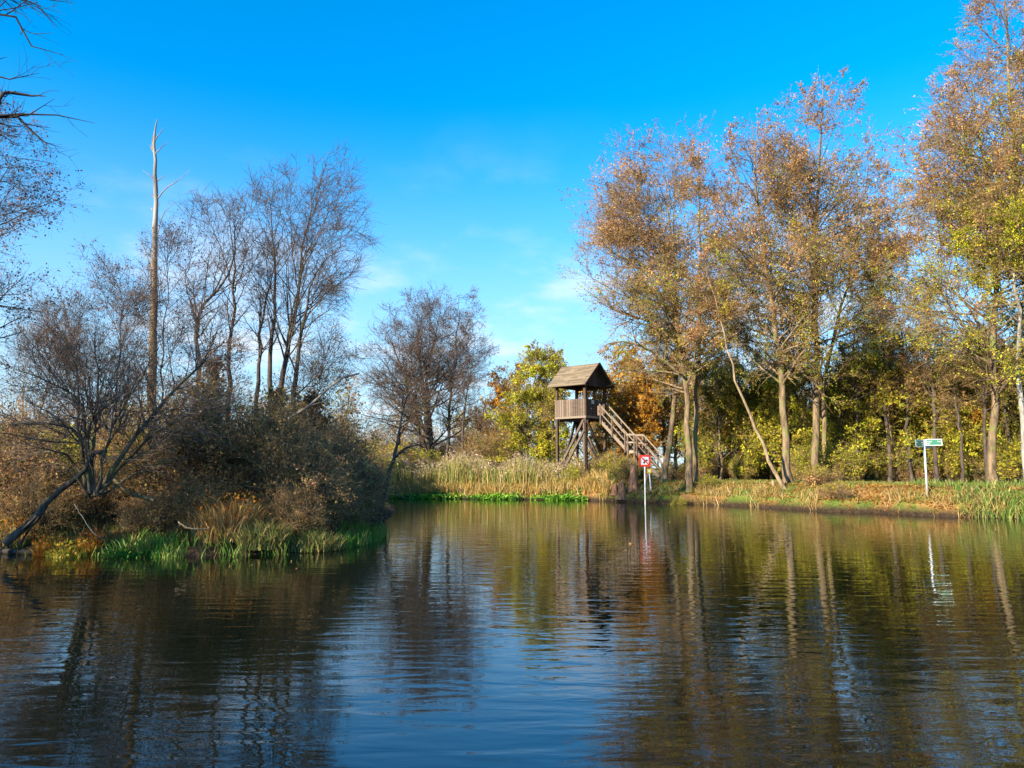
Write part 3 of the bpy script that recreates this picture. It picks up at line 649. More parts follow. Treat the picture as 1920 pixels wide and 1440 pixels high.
# ---- bushes: a few kinds, copied
def W2(px, Y): return ((px - 960) / F * Y / CP * 1.0, Y)
gB = 'brown twiggy bushes on the left bank'
def many(kinds, spots, group):
    """kinds: list of functions(label, loc) making a source; spots: (kind, px, Y, scale, rz, label)"""
    src = {}
    for k, px, Y, s, rz, lab in spots:
        x, y = W2(px, Y)
        if k not in src:
            o = kinds[k]((x, y)); tag(o, lab, o.get('category') or 'shrub', group); o.rotation_euler.z = rz; o.scale = (s, s, s); src[k] = o
        else: copy_thing(src[k], x, y, rz, s, lab, group)
    return src
many({0: lambda l: shrub('brown_bush', l, 4.3, 5.0, 81, stems=34, n2=620, n3=2300, leaves=14000, lsize=.08, low=RUST, high=BROWN, tw=.007),
      1: lambda l: shrub('brown_bush', l, 3.7, 4.6, 82, stems=30, n2=560, n3=2200, leaves=13000, lsize=.08, low=BROWN, high=RUST, tw=.007),
      2: lambda l: shrub('brown_bush', l, 3.2, 4.2, 83, stems=30, n2=500, n3=2200, leaves=12000, lsize=.08, low=BROWN, high=RUST, tw=.007)},
     [(0, 430, 21, 1.0, 0, 'tall brown bush at the foot of the curved bare alder'), (0, 560, 25, 1.0, 2.1, 'tall brown bush at the foot of the rightmost bare alder'), (1, 330, 21, 1.0, .5, 'brown bush between the dead trunk and the curved alder'),
      (1, 500, 21, .95, 1.5, 'olive-brown bush behind the orange grass tussock'), (2, 590, 23, 1.0, .3, 'rusty bush behind the right end of the green bank grass'), (2, 625, 26, 1.0, 2.6, 'rusty bush just left of the tip of the left bank'),
      (0, 610, 29, 1.0, 4.0, 'brown bush in the back row near the tip of the left bank'), (1, 668, 29, .62, 3.3, 'low olive-brown bush beside the foot of the leaning trunk'), (2, 700, 31.5, .42, 1.2, 'small dark bush hanging over the water at the tip of the left bank'),
      (2, 560, 20, .8, 5.0, 'low rusty bush leaning over the green bank grass'), (0, 670, 42, .8, .9, 'brown bush on the far side left of the leaning trunk'), (1, 20, 20, .9, 5.4, 'brown bush at the left edge under the fine-twigged tree'), (2, 300, 18.8, .42, .9, 'low dark bramble at the waterline right of the bare willow'), (1, 375, 19.0, .45, 2.9, 'low dark bramble left of the orange tussock'), (2, 560, 18.9, .42, 4.9, 'low rusty bramble between the two drooping tussocks'),
      (1, 85, 19.2, .5, 3.7, 'low brown bramble behind the fallen trunk'), (2, 648, 22.0, .5, .1, 'low rusty bramble at the right end of the bank grass'), (0, 225, 20.5, .5, 1.4, 'small brown bush right behind the foot of the bare willow')], gB)
gS = 'thin sparse-leaved saplings behind the bare willow'
SAP = dict(kind='oval', a1=(25, 55), L=1.9, t0=.2, n1=36, n2=330, n3=2300, leaves=4200, lsize=.06, low=BROWN, high=LILAC, tw=.006, group=gS)
tree('sapling', [px_path(23, (205, 930), (215, 780), (222, 640), (228, 520))], .06, 91, **B, **SAP, label='sparse-leaved sapling standing left of the dead trunk')
tree('sapling', [px_path(23.6, (300, 930), (302, 780), (305, 620), (316, 470))], .055, 92, **B, **SAP, label='sparse-leaved sapling standing against the right side of the dead trunk')
tree('sapling', [px_path(24, (235, 930), (175, 790), (150, 690), (140, 640), (105, 592))], .08, 93, **B, **SAP, label='bent sapling arching to the left above the bare willow')
tree('sapling', [px_path(22, (400, 900), (398, 780), (392, 700), (380, 600))], .05, 94, **B, **{**SAP, 'L': 1.5}, label='sparse-leaved sapling between the curved alder and the upright alder')
tree('sapling', [px_path(24, (580, 880), (590, 780), (600, 720), (612, 640))], .05, 95, **B, **{**SAP, 'L': 1.5, 'low': GREEN, 'high': BROWN}, label='leafy sapling below the rightmost bare alder')
tree('sapling', [px_path(22, (60, 900), (70, 790), (90, 720), (95, 660))], .05, 96, **B, **SAP, label='sparse-leaved sapling near the left edge above the yellow bushes')
# ivy clumps
def ivy(px, py, Y, s, seed, label):
    g = np.random.default_rng(seed); p = at(px, py, Y)
    root = empty('ivy_clump', p); tag(root, label, 'ivy', 'ivy clumps on the left alders')
    P0 = np.array([[(0, 0, -s * 1.2), (0.02, 0, -s * .4), (0, .02, s * .4)]]); P0 = np.array([resample(P0[0], 8)]); R0 = np.full((1, 8), .03)
    P1, R1 = spawn(P0, R0, 40, 0, 1, (40, 90), lambda t, pl, i: np.full(len(t), s * .7), 5, 0, .25, .5, .006, .4, g)
    V, q = join_tubes([(P0, R0, 5), (P1, R1, 3)]); link('stems', mesh_np('stems', V, 4, q), M['twig_dark'], root)
    Lp = pts_along(P1, int(1300), .2, 1.1, s * .10, g)
    link('foliage', leaf_mesh('foliage', Lp, .10, pick([((.03, .045, .02), 2), ((.07, .04, .03), 2), ((.02, .03, .015), 1)], len(Lp), g), g, aspect=.8), M['leaf'], root)
ivy(402, 700, 26, .7, 1, 'dark clump of hanging leaves above the bushes right of the curved alder')
ivy(520, 752, 26, .6, 2, 'dark ivy clump around the feet of the middle alders')
ivy(590, 765, 25, .65, 3, 'dark green ivy clump below the broken branch')

gY = 'yellow and olive bushes behind the left bank'
many({0: lambda l: shrub('yellow_bush', l, 3.4, 5.0, 84, stems=26, n2=420, n3=3000, leaves=22000, lsize=.12, low=YG, high=YG),
      1: lambda l: shrub('yellow_bush', l, 3.0, 4.6, 85, stems=26, n2=420, n3=3000, leaves=13000, lsize=.12, low=RUST, high=OLIVE)},
     [(0, 50, 25.5, .9, 0, 'yellow-leaved bush at the left edge behind the horizontal willow limb'), (0, 190, 28, .9, 1.7, 'yellow-leaved bush seen through the fan of the willow'), (1, -30, 34, 1.1, .7, 'olive and rust bush cut by the left edge'),
      (1, 300, 34, 1.0, 3.0, 'olive and rust bush behind the foot of the dead trunk'), (1, 120, 40, 1.2, 4.0, 'olive and rust bush far back above the yellow bushes'), (0, 430, 38, 1.05, 5.0, 'yellow-leaved bush behind the tall brown bushes'),
      (1, 560, 42, 1.1, 1.0, 'olive and rust bush far back behind the rightmost alder'), (0, 660, 46, 1.1, 2.5, 'yellow-leaved bush far back near the leaning trunk'), (1, 740, 54, 1.1, 5.6, 'olive and rust bush left of the reeds'), (0, 790, 57, .9, .4, 'yellow-leaved bush under the large rounded alder')], gY)
gM = 'russet bushes behind the reed bank'
many({0: lambda l: shrub('russet_bush', l, 4.4, 5.5, 86, stems=26, n2=420, n3=3400, leaves=8000, lsize=.12, low=RUST, high=BROWN, tw=.013),
      1: lambda l: shrub('russet_bush', l, 5.4, 5.5, 87, stems=24, n2=380, n3=3200, leaves=3500, lsize=.1, low=BROWN, high=LILAC, tw=.012)},
     [(0, 905, 57, 1.0, 0, 'russet bush right of the smallest bare alder'), (1, 930, 60, 1.15, 1.3, 'pale bare bush left of the orange tree'), (0, 860, 63, 1.0, 2, 'russet bush behind the slim bare alders'), (0, 750, 64, 1.0, 3, 'russet bush behind the left side of the rounded alder'),
      (1, 700, 62, 1.0, 5, 'bare bush left of the large rounded alder'), (0, 690, 54, .6, 4.2, 'russet bush beside the leaning trunk on the far side'), (1, 800, 68, 1.1, .5, 'bare bush farthest back behind the rounded alder'), (1, 620, 48, 1.0, 2.4, 'bare pale bush right of the broken branch')], gM)

# ---- understory of the right bank
gU = 'understory trees behind the right bank'
def und(seed, low, high, H, lv, L): 
    return lambda l: tree('understory_tree', [[np.array((l[0], l[1], 0)), np.array((l[0] + .15, l[1], H * .35)), np.array((l[0] - .1, l[1] + .1, H * .7)), np.array((l[0] + .1, l[1], H))]], .10, seed, 'alder', 'twig',
                          kind='round', t0=.16, L=L, n1=40, n2=300, n3=1700, leaves=lv, lsize=.13, low=low, high=high, a1=(40, 80), tw=.010, cat='tree')
g = np.random.default_rng(5)
spots = []
placed = [(1330, 52), (1370, 56), (1425, 54), (1400, 62), (1455, 60), (1500, 52), (1545, 58), (1585, 50), (1610, 62), (1640, 47), (1668, 55), (1690, 49), (1722, 60), (1745, 46), (1775, 52), (1800, 44), (1828, 58), (1842, 46), (1880, 50), (1905, 44), (1945, 55), (1960, 42), (1345, 66), (1480, 68), (1570, 68), (1650, 70), (1760, 66), (1860, 66), (1285, 60), (1250, 66), (1200, 68), (1140, 66)]
for i, (px, Y) in enumerate(placed):
    k = int(g.integers(0, 4)); spots.append((k, px + g.uniform(-6, 6), Y, g.uniform(.85, 1.15), g.uniform(0, 6.28), 'slim understory tree with yellowing leaves in the wood behind the right bank'))
many({0: und(101, YG, OLIVE, 8.5, 22000, 2.8), 1: und(102, OLIVE, YG, 9.5, 20000, 2.7), 2: und(103, OLIVE, RUST, 10, 17000, 2.8), 3: und(104, YG, ORANGE, 7, 16000, 2.5)}, spots, gU)
gV = 'low yellow trees at the edge of the wood'
g = np.random.default_rng(15)
many({0: und(105, YG, OLIVE, 7.0, 19000, 2.6), 1: und(106, OLIVE, YG, 7.8, 19000, 2.6)}, [(i % 2, px, Y, g.uniform(.85, 1.15), g.uniform(0, 6.28), 'yellow-green tree of middle height at the edge of the wood between the alder trunks') for i, (px, Y) in enumerate(
     [(1345, 48), (1395, 50), (1440, 48), (1502, 46), (1575, 45), (1625, 47), (1668, 44), (1705, 47), (1762, 43.5), (1790, 46), (1825, 44), (1885, 43), (1935, 41), (1600, 52), (1740, 52), (1850, 50)])], gV)
# bare thin trunks in the wood
def pole_tree(l):
    H = 11.0
    return tree('thin_trunk_tree', [[np.array((l[0], l[1], 0)), np.array((l[0] + .1, l[1], H * .4)), np.array((l[0] - .15, l[1], H * .7)), np.array((l[0] + .1, l[1], H))]], .12, 111, 'alder_dark', 'twig', kind='cone', t0=.35, L=1.8, n1=26, n2=160, n3=1000, leaves=1800, low=OLIVE, high=RUST, lsize=.12, tw=.01)
g = np.random.default_rng(9)
many({0: pole_tree}, [(0, px + g.uniform(-5, 5), Y, g.uniform(.8, 1.15), g.uniform(0, 6.28), 'dark thin trunk in the shade of the wood behind the right bank') for px, Y in
     [(1340, 49), (1360, 58), (1385, 52), (1440, 50), (1500, 47), (1580, 46), (1605, 44), (1625, 50), (1655, 43.5), (1675, 46), (1700, 43), (1715, 52), (1750, 42), (1768, 48), (1790, 41), (1822, 43), (1840, 40), (1855, 45), (1880, 41), (1895, 47), (1240, 55), (1215, 60), (1160, 60)]], 'dark thin trunks in the wood')
gBU = 'bushes under the trees of the right bank'
many({0: lambda l: shrub('green_bush', l, 2.3, 3.2, 88, stems=20, n2=300, n3=2200, leaves=9000, lsize=.11, low=GREEN, high=OLIVE),
      1: lambda l: shrub('yellow_bush', l, 2.6, 3.2, 89, stems=20, n2=300, n3=2200, leaves=7000, lsize=.11, low=OLIVE, high=YG),
      2: lambda l: shrub('bramble_bush', l, 1.5, 3.0, 90, stems=22, n2=260, n3=1800, leaves=5000, lsize=.10, low=RUST, high=OLIVE)},
     [(0, 1410, 49, 1.05, 0, 'dark evergreen bush under the thick alder'), (0, 1445, 50, .95, 2, 'dark evergreen bush behind the pale leaning trunk'), (1, 1384, 47, .62, 0, 'small lime-yellow bush at the edge of the grass'), (1, 1350, 52, 1, 1, 'yellow bush behind the slim straight alder'),
      (2, 1330, 50, 1, .3, 'russet bramble right of the slim straight alder'), (1, 1500, 44, .8, 3, 'yellow-green bush between the thick alder and the tallest alder'), (1, 1560, 43, .9, 4, 'yellow-green bush at the foot of the tallest alder'), (2, 1525, 38, .75, 1.5, 'russet bramble on the bank in front of the tallest alder'),
      (0, 1600, 47, .9, 5, 'green bush right of the tallest alder'), (1, 1655, 45, .9, 5.5, 'yellow-green bush left of the green signpost'), (2, 1700, 44, 1, 2.5, 'russet bramble behind the green signpost'), (1, 1770, 43, .8, .8, 'yellow-green bush right of the green signpost'), (0, 1835, 42, .9, 1.1, 'green bush below the broad alder'),
      (1, 1890, 41, 1, 2.2, 'yellow-green bush behind the birch'), (2, 1800, 46, 1.2, 4.1, 'russet bramble deep in the wood right of the signpost'), (2, 1270, 46, .9, 3.1, 'russet bramble between the two alder feet at the staircase'), (0, 1168, 46.5, .75, 3.3, 'dark green ivy bush growing under the stair landing'),
      (1, 1322, 42, .35, 4.3, 'low leafy clump at the foot of the alder beside the staircase'), (0, 1140, 49, .9, .9, 'green bush under the tower'), (1, 1268, 41.3, .33, 5.1, 'low yellow-green clump on the grass left of the alder foot'), (2, 1100, 50, 1.1, 4, 'russet bramble behind the tower posts'), (1, 1075, 48.5, .5, 2.9, 'small yellow-green bush among the tower braces'),
      (2, 1560, 34.9, .55, .2, 'dry bramble tangle hanging over the water right of the pale leaning trunk'), (2, 1120, 47, .55, .6, 'bramble on the bank below the tower'), (0, 1185, 47.5, .6, 5.3, 'dark green bush behind the broken trunk under the staircase')], gBU)

# ---- far-off wood that closes the view: one mass
def far_wood():
    g = np.random.default_rng(120)
    n = 150; xs = g.uniform(-130, 150, n); ys = g.uniform(85, 125, n) - np.abs(xs) * .15
    H = g.uniform(7, 12, n) + (xs > 12) * 3; K = 6; s = np.linspace(0, 1, K)
    P0 = np.zeros((n, K, 3)); P0[:, :, 0] = xs[:, None] + g.normal(0, .2, (n, K)); P0[:, :, 1] = ys[:, None]; P0[:, :, 2] = 0.5 + H[:, None] * s
    R0 = .22 * (1 - .8 * s)[None] * np.ones((n, 1))
    P1, R1 = spawn(P0, R0, n * 22, .1, .98, (25, 70), lambda t, pl, i: 3.6 * (1.15 - .7 * t), 6, .3, .14, .5, .03, .3, g)
    P2, R2 = spawn(P1, R1, n * 120, .1, 1, (20, 65), lambda t, pl, i: .4 + pl * .4, 4, .1, .2, .5, .022, .5, g)
    V, q = join_tubes([(P0, R0, 5), (P1, R1, 3), (P2, R2, 3)])
    me = mesh_np('far_wood', V, 4, q); o = link('far_wood', me, M['twig']); tag(o, 'far-off bare and russet wood closing the view behind everything', 'wood', kind='stuff')
    Lp = pts_along(P2, 60000, .1, 1.1, .15, g); cl = Clump(g, 9)
    c = np.where((cl(Lp) + g.normal(0, .5, len(Lp)) > 0)[:, None], pick(RUST, len(Lp), g), pick(OLIVE, len(Lp), g))
    f = link('far_leaves', leaf_mesh('far_leaves', Lp, .3, c, g), M['leaf']); f.parent = o
far_wood()

# ------------------------------------------------------------------ observation tower
class MB:
    def __init__(s): s.v, s.f = [], []
    def hexa(s, c):
        o = len(s.v); s.v += [tuple(map(float, p)) for p in c]
        s.f += [tuple(o + i for i in q) for q in ((0, 3, 2, 1), (4, 5, 6, 7), (0, 1, 5, 4), (1, 2, 6, 5), (2, 3, 7, 6), (3, 0, 4, 7))]
    def box(s, x0, x1, y0, y1, z0, z1):
        s.hexa([(x0, y0, z0), (x1, y0, z0), (x1, y1, z0), (x0, y1, z0), (x0, y0, z1), (x1, y0, z1), (x1, y1, z1), (x0, y1, z1)])
    def beam(s, a, b, w, h, up=(0, 0, 1)):
        a = Vector(a); b = Vector(b); t = (b - a).normalized(); u = Vector(up); sd = t.cross(u)
        if sd.length < 1e-4: sd = t.cross(Vector((1, 0, 0)))
        sd.normalize(); n = sd.cross(t).normalized(); sd *= w / 2; n *= h / 2
        s.hexa([a - sd - n, a + sd - n, a + sd + n, a - sd + n, b - sd - n, b + sd - n, b + sd + n, b - sd + n])
    def build(s, name, mat, parent=None, bevel=0.0):
        me = bpy.data.meshes.new(name); me.from_pydata(s.v, [], s.f); me.update()
        o = link(name, me, mat, parent)
        if bevel:
            m = o.modifiers.new('bevel', 'BEVEL'); m.width = bevel; m.segments = 2
        return o
def tower():
    # local x = along the ridge towards the staircase, local y = across, away from the viewer
    TY = 49.0; corner = at(1097.5, 783, TY); th = math.atan2(-0.66, 0.75)
    base = Vector((corner[0], corner[1], 0)); g0 = gz(corner[0], corner[1]); base.z = g0
    root = empty('lookout_tower', base, th); tag(root, 'wooden lookout tower with a gabled shingle roof and a long staircase', 'tower')
    Lx, Ly = 2.34, 2.24; zf = at(1097, 783, TY)[2] - g0; zr = at(1097, 747, TY)[2] - g0; ze = at(1097, 722, TY)[2] - g0; zt = at(1124, 680, TY + .5)[2] - g0
    # four corner posts (double timbers): near corner is (0,0); left is (-Lx,0); right is (0,Ly)
    for (x, y, w) in ((0, 0, .20), (-Lx, 0, .17), (0, Ly, .17), (-Lx, Ly, .17)):
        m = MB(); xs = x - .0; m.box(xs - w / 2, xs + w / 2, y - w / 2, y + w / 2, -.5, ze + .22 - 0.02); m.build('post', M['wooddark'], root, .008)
    m = MB(); m.box(-.06, .06, -.20, -.103, -.5, zf - .3); m.build('post', M['wood'], root, .008)       # pale timber doubled in front of the near post
    m = MB()                                                                # floor frame
    m.box(-Lx - .12, .12, -.13, -.085, zf - .02, zf + .13); m.box(-Lx - .12, .12, Ly + .085, Ly + .13, zf - .02, zf + .13)
    m.box(.085, .13, -.085, Ly + .085, zf - .02, zf + .13); m.box(-Lx - .13, -Lx - .085, -.085, Ly + .085, zf - .02, zf + .13)
    m.build('floor_beam', M['woodlight'], root, .005)
    m = MB()
    for i in range(16):
        x = -Lx + .1 + i * (Lx - .2) / 15; m.box(x - .065, x + .065, -.08, Ly + .08, zf + .02, zf + .06)
    for y in (.35, Ly - .35, Ly / 2): m.box(-Lx, 0, y - .05, y + .05, zf - .16, zf + .015)
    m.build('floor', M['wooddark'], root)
    # railing panels of upright boards
    def panel(x0, y0, x1, y1, n, z1, mat, off):
        m = MB(); d = Vector((x1 - x0, y1 - y0, 0)); L = d.length; d.normalize(); nn = Vector((d.y, -d.x, 0)) * off
        rr = random.Random(3)
        for i in range(n):
            a = Vector((x0, y0, 0)) + d * (L * (i + .5) / n) + nn
            w = L / n * .86; dz = rr.uniform(-.012, .012)
            m.beam(a + Vector((0, 0, zf + .135)), a + Vector((0, 0, z1 + dz)), w, .024, up=tuple(nn))
        m.build('railing_boards', mat, root)
        m = MB()
        a = Vector((x0, y0, 0)) + nn * .45; b = Vector((x1, y1, 0)) + nn * .45
        for z in (zf + .3, z1 - .12): m.beam(a + Vector((0, 0, z)), b + Vector((0, 0, z)), .04, .10)
        m.build('railing_rail', M['wood'], root)
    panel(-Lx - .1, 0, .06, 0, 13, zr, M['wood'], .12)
    panel(0, -.1, 0, 1.22, 8, zr - .02, M['wooddark'], .12)  # darker boards paint shade into the side turned from the sun
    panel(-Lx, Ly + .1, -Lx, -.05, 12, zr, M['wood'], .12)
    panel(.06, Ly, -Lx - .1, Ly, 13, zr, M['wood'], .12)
    # notice on the dark panel
    m = MB(); m.box(.140, .146, .52, .82, zr - .32, zr - .08); m.build('notice', M['white'], root)
    m = MB(); m.box(.140, .150, .48, .54, zr - .68, zr - .61); m.build('badge', M['white'], root)
    # eave beams, rafters, roof
    m = MB()
    m.box(-Lx - .36, .36, -.09, .09, ze + .05, ze + .21); m.box(-Lx - .36, .36, Ly - .09, Ly + .09, ze + .05, ze + .21)
    m.box(-.07, .07, .09, Ly - .09, ze + .03, ze + .19); m.box(-Lx - .07, -Lx + .07, .09, Ly - .09, ze + .03, ze + .19)
    m.build('eave_beam', M['wooddark'], root, .005)
    ov, ox = .56, .42; yc = Ly / 2; slope = (zt - ze) / (yc + ov)
    for sgn, nm in ((-1, 'roof'), (1, 'roof')):
        m = MB(); rr = random.Random(4); rows = 15
        for i in range(rows):
            a0 = i / rows; a1 = (i + 1) / rows + .02
            y0 = yc + sgn * (yc + ov) * (1 - a0); y1 = yc + sgn * (yc + ov) * (1 - min(a1, 1)); z0 = ze + (zt - ze) * a0; z1_ = ze + (zt - ze) * min(a1, 1)
            x = -Lx - ox
            lift = .03
            while x < ox - .01:
                w = min(rr.uniform(.5, 1.1), ox - x); j = rr.uniform(-.006, .006)
                m.hexa([(x + .004, y0, z0 + j), (x + w - .004, y0, z0 + j), (x + w - .004, y1, z1_ - .015 + j), (x + .004, y1, z1_ - .015 + j),
                        (x + .004, y0, z0 + lift + j), (x + w - .004, y0, z0 + lift + j), (x + w - .004, y1, z1_ + j), (x + .004, y1, z1_ + j)]); x += w
        m.build(nm, M['shingle'], root)
    m = MB(); dn = .05
    for sgn in (-1, 1):                                                     # underside boarding
        y0 = yc + sgn * (yc + ov - .03)
        m.hexa([(-Lx - ox + .02, y0, ze - dn + .02), (ox - .02, y0, ze - dn + .02), (ox - .02, yc, zt - dn), (-Lx - ox + .02, yc, zt - dn), (-Lx - ox + .02, y0, ze - .004 + .02), (ox - .02, y0, ze - .004 + .02), (ox - .02, yc, zt - .02), (-Lx - ox + .02, yc, zt - .02)])
    m.build('roof_boarding', M['wooddark'], root)
    for x in (.10, -Lx - .13):                                              # closed gable ends
        m = MB(); n = 14
        for i in range(n):
            y0 = -ov + .05 + i * (Ly + 2 * ov - .1) / n; y1 = y0 + (Ly + 2 * ov - .1) / n - .008
            h0 = ze + slope * min(y0 + ov, Ly + ov - y0) - .06; h1 = ze + slope * min(y1 + ov, Ly + ov - y1) - .06; zb = ze - .02
            if max(h0, h1) - zb < .03: continue
            h0 = max(h0, zb + .01); h1 = max(h1, zb + .01)
            m.hexa([(x, y0, zb), (x + .03, y0, zb), (x + .03, y1, zb), (x, y1, zb), (x, y0, h0), (x + .03, y0, h0), (x + .03, y1, h1), (x, y1, h1)])
        m.build('gable', M['wooddark'], root)
    for sgn in (-1, 1):
        m = MB(); y0 = yc + sgn * (yc + ov + .01); m.beam((ox + .005, y0, ze - .04), (ox + .005, yc, zt - .02), .03, .13, up=(0, 0, 1)); m.build('bargeboard', M['wooddark'], root)
    # diagonal braces
    for (a, b, mat) in (((-.05, -.14, zf - .15), (-Lx - .3, -.14, -.1), 'wood'), ((-.0, -.22, zf - .9), (-Lx + .15, -.22, -.1), 'wood'),
                        ((.14, .1, zf - 1.2), (.14, Ly + .2, -.1), 'woodlight'), ((.14, .0, zf - .2), (.14, Ly + .0, .9), 'wooddark'),
                        ((-Lx + .15, Ly, zf - .1), (-.1, Ly, .1), 'wooddark'), ((-Lx, Ly - .2, zf - .1), (-Lx, .2, .1), 'wooddark')):
        m = MB(); m.beam(a, b, .13, .15); m.build('brace', M[mat], root, .006)
    # staircase
    y0, y1 = 1.36, 2.30; x1 = 2.3; x2 = 2.95; zl = zf - 2.15; x3 = 4.95
    e = at(1235, 903, 46.0); zend = gz(e[0], e[1]) - g0
    def flight(xa, za, xb, zb, n):
        for y in (y0, y1):
            m = MB(); m.beam((xa, y, za - .08), (xb, y, zb - .02), .05, .20); m.build('stringer', M['woodlight'], root, .004)
        for i in range(n):
            f = (i + .5) / n; x = xa + (xb - xa) * f; z = za + (zb - za) * f
            m = MB(); m.box(x - .14, x + .14, y0 + .032, y1 - .032, z - .02, z + .025); m.build('step', M['woodlight'], root)
        for y in (y0 - .05, y1 + .05):
            m = MB(); m.beam((xa, y, za + 1.0), (xb, y, zb + 1.0), .045, .09); m.build('handrail', M['woodlight'], root, .004)
            m = MB(); m.beam((xa, y, za + .52), (xb, y, zb + .52), .03, .07); m.build('handrail', M['woodlight'], root, .004)
            k = 3
            for i in range(k):
                f = (i + (.15 if i == 0 else (.0 if i < k - 1 else -.08))) / (k - 1); x = xa + (xb - xa) * f; z = za + (zb - za) * f
                yy = y + (-.045 if y < 1.5 else .045)
                m = MB(); m.box(x - .045, x + .045, yy - .02, yy + .02, z - .22, z + 1.02); m.build('baluster', M['wood'], root, .004)
    flight(.16, zf, x1, zl, 10); flight(x2, zl, x3, zend, 9)
    m = MB()
    for i in range(6): m.box(x1 + i * (x2 - x1) / 6 + .008, x1 + (i + 1) * (x2 - x1) / 6, y0 - .02, y1 + .02, zl - .04, zl)
    m.box(x1, x2, y0 - .02, y0 + .03, zl - .2, zl - .045); m.box(x1, x2, y1 - .03, y1 + .02, zl - .2, zl - .045)
    m.build('landing', M['woodlight'], root)
    for y in (y0 - .05, y1 + .05):
        m = MB(); m.beam((x1, y, zl + 1.0), (x2, y, zl + 1.0), .045, .13); m.beam((x1, y, zl + .5), (x2, y, zl + .5), .035, .10); m.build('handrail', M['woodlight'], root, .004)
    for x in (x1 + .1, x2 - .06):
        for y in (y0 - .03, y1 + .03):
            m = MB(); m.box(x - .06, x + .06, y - .06 if y < 1.5 else y, y if y < 1.5 else y + .06, -.6, zl + .95); m.build('post', M['wood'], root, .005)
    for x in (x3 - .05,):
        for y in (y0 - .1, y1 + .1):
            m = MB(); m.box(x - .045, x + .045, y - .04, y + .04, zend - .5, zend + 1.0); m.build('post', M['woodlight'], root, .005)
    return root
tower()

# ------------------------------------------------------------------ signs, posts, stumps
def cyl(m_name, a, b, r, mat, parent, S=14, r2=None):
    P = np.array([[a, [(a[i] + b[i]) / 2 for i in range(3)], b]], float); V, q = tube_arrays(P, np.array([[r, (r + (r2 or r)) / 2, r2 or r]]), S)
    me = mesh_np(m_name, V, 4, q); o = link(m_name, me, mat, parent)
    # close both ends
    import bmesh
    bm = bmesh.new(); bm.from_mesh(me); bmesh.ops.holes_fill(bm, edges=[e for e in bm.edges if len(e.link_faces) < 2], sides=0); bm.to_mesh(me); bm.free()
    return o
def no_motor_sign():
    x, y = on_water(1210, 948); Y = y; c = at(1209, 864, Y)
    root = empty('waterway_sign', (x, y, -0.6)); tag(root, 'square red and white no-motorboats sign on a slim white pole in the water', 'sign')
    cz = c[2] + .6; lx = c[0] - x
    cyl('pole', (0, 0.04, -.4), (lx, 0.04, cz + .30), .035, M['white'], root)
    s = .31; q = .86
    m = MB(); m.box(lx - s, lx + s, -.012, .008, cz - s, cz + s); m.build('board', M['red'], root, .004)
    m = MB(); i = .205; m.box(lx - i, lx + i, -.0165, -.0125, cz - i, cz + i); m.build('white_field', M['white'], root)
    # propeller: hub and three blades
    m = MB(); n = 14
    def blob(cx, czz, rx, rz, ang):
        o = len(m.v); ca, sa = math.cos(ang), math.sin(ang)
        ring = [(cx + rx * math.cos(t) * ca - rz * math.sin(t) * sa, czz + rx * math.cos(t) * sa + rz * math.sin(t) * ca) for t in [2 * math.pi * k / n for k in range(n)]]
        m.v += [(lx + a, -.0205, cz + b) for a, b in ring] + [(lx + a, -.017, cz + b) for a, b in ring]
        m.f.append(tuple(o + k for k in range(n))); m.f += [(o + k, o + (k + 1) % n, o + n + (k + 1) % n, o + n + k) for k in range(n)]
    for k in range(3):
        a = math.radians(130 + 120 * k); blob(.085 * math.cos(a), .085 * math.sin(a), .08, .046, a)
    blob(0, 0, .035, .035, 0)
    m.build('propeller_symbol', M['black'], root)
    m = MB(); m.beam((lx - .25, -.023, cz + .25), (lx + .25, -.023, cz - .25), .004, .06, up=(0, -1, 0)) 
    m.v = []; m.f = []
    w = .022; a, b = (-.21, .21), (.21, -.21)
    pts = [(a[0] - w, a[1] - w), (a[0] + w, a[1] + w), (b[0] + w, b[1] + w), (b[0] - w, b[1] - w)]
    m.hexa([(lx + p[0], -.0255, cz + p[1]) for p in pts] + [(lx + p[0], -.0215, cz + p[1]) for p in pts]); m.build('diagonal_bar', M['red'], root)
no_motor_sign()
def marker():
    Y = 43.8; p = at(1222, 922, Y); t = at(1217, 883, Y); z = gz(p[0], p[1])
    root = empty('marker_post', (p[0], p[1], z)); tag(root, 'low white post with a small yellow plate on the grass right of the red sign', 'post')
    lx, lz = t[0] - p[0], t[2] - z
    cyl('post', (0, 0, -.3), (lx, 0, lz - .05), .05, M['white'], root, r2=.03)
    m = MB(); m.box(lx - .12, lx + .12, -.06, -.035, lz - .13, lz + .13); m.build('yellow_plate', M['yellow'], root, .01)
    m = MB(); m.box(lx - .05, lx + .05, -.066, -.061, lz - .05, lz + .05); m.build('plate_mark', M['white'], root)
marker()
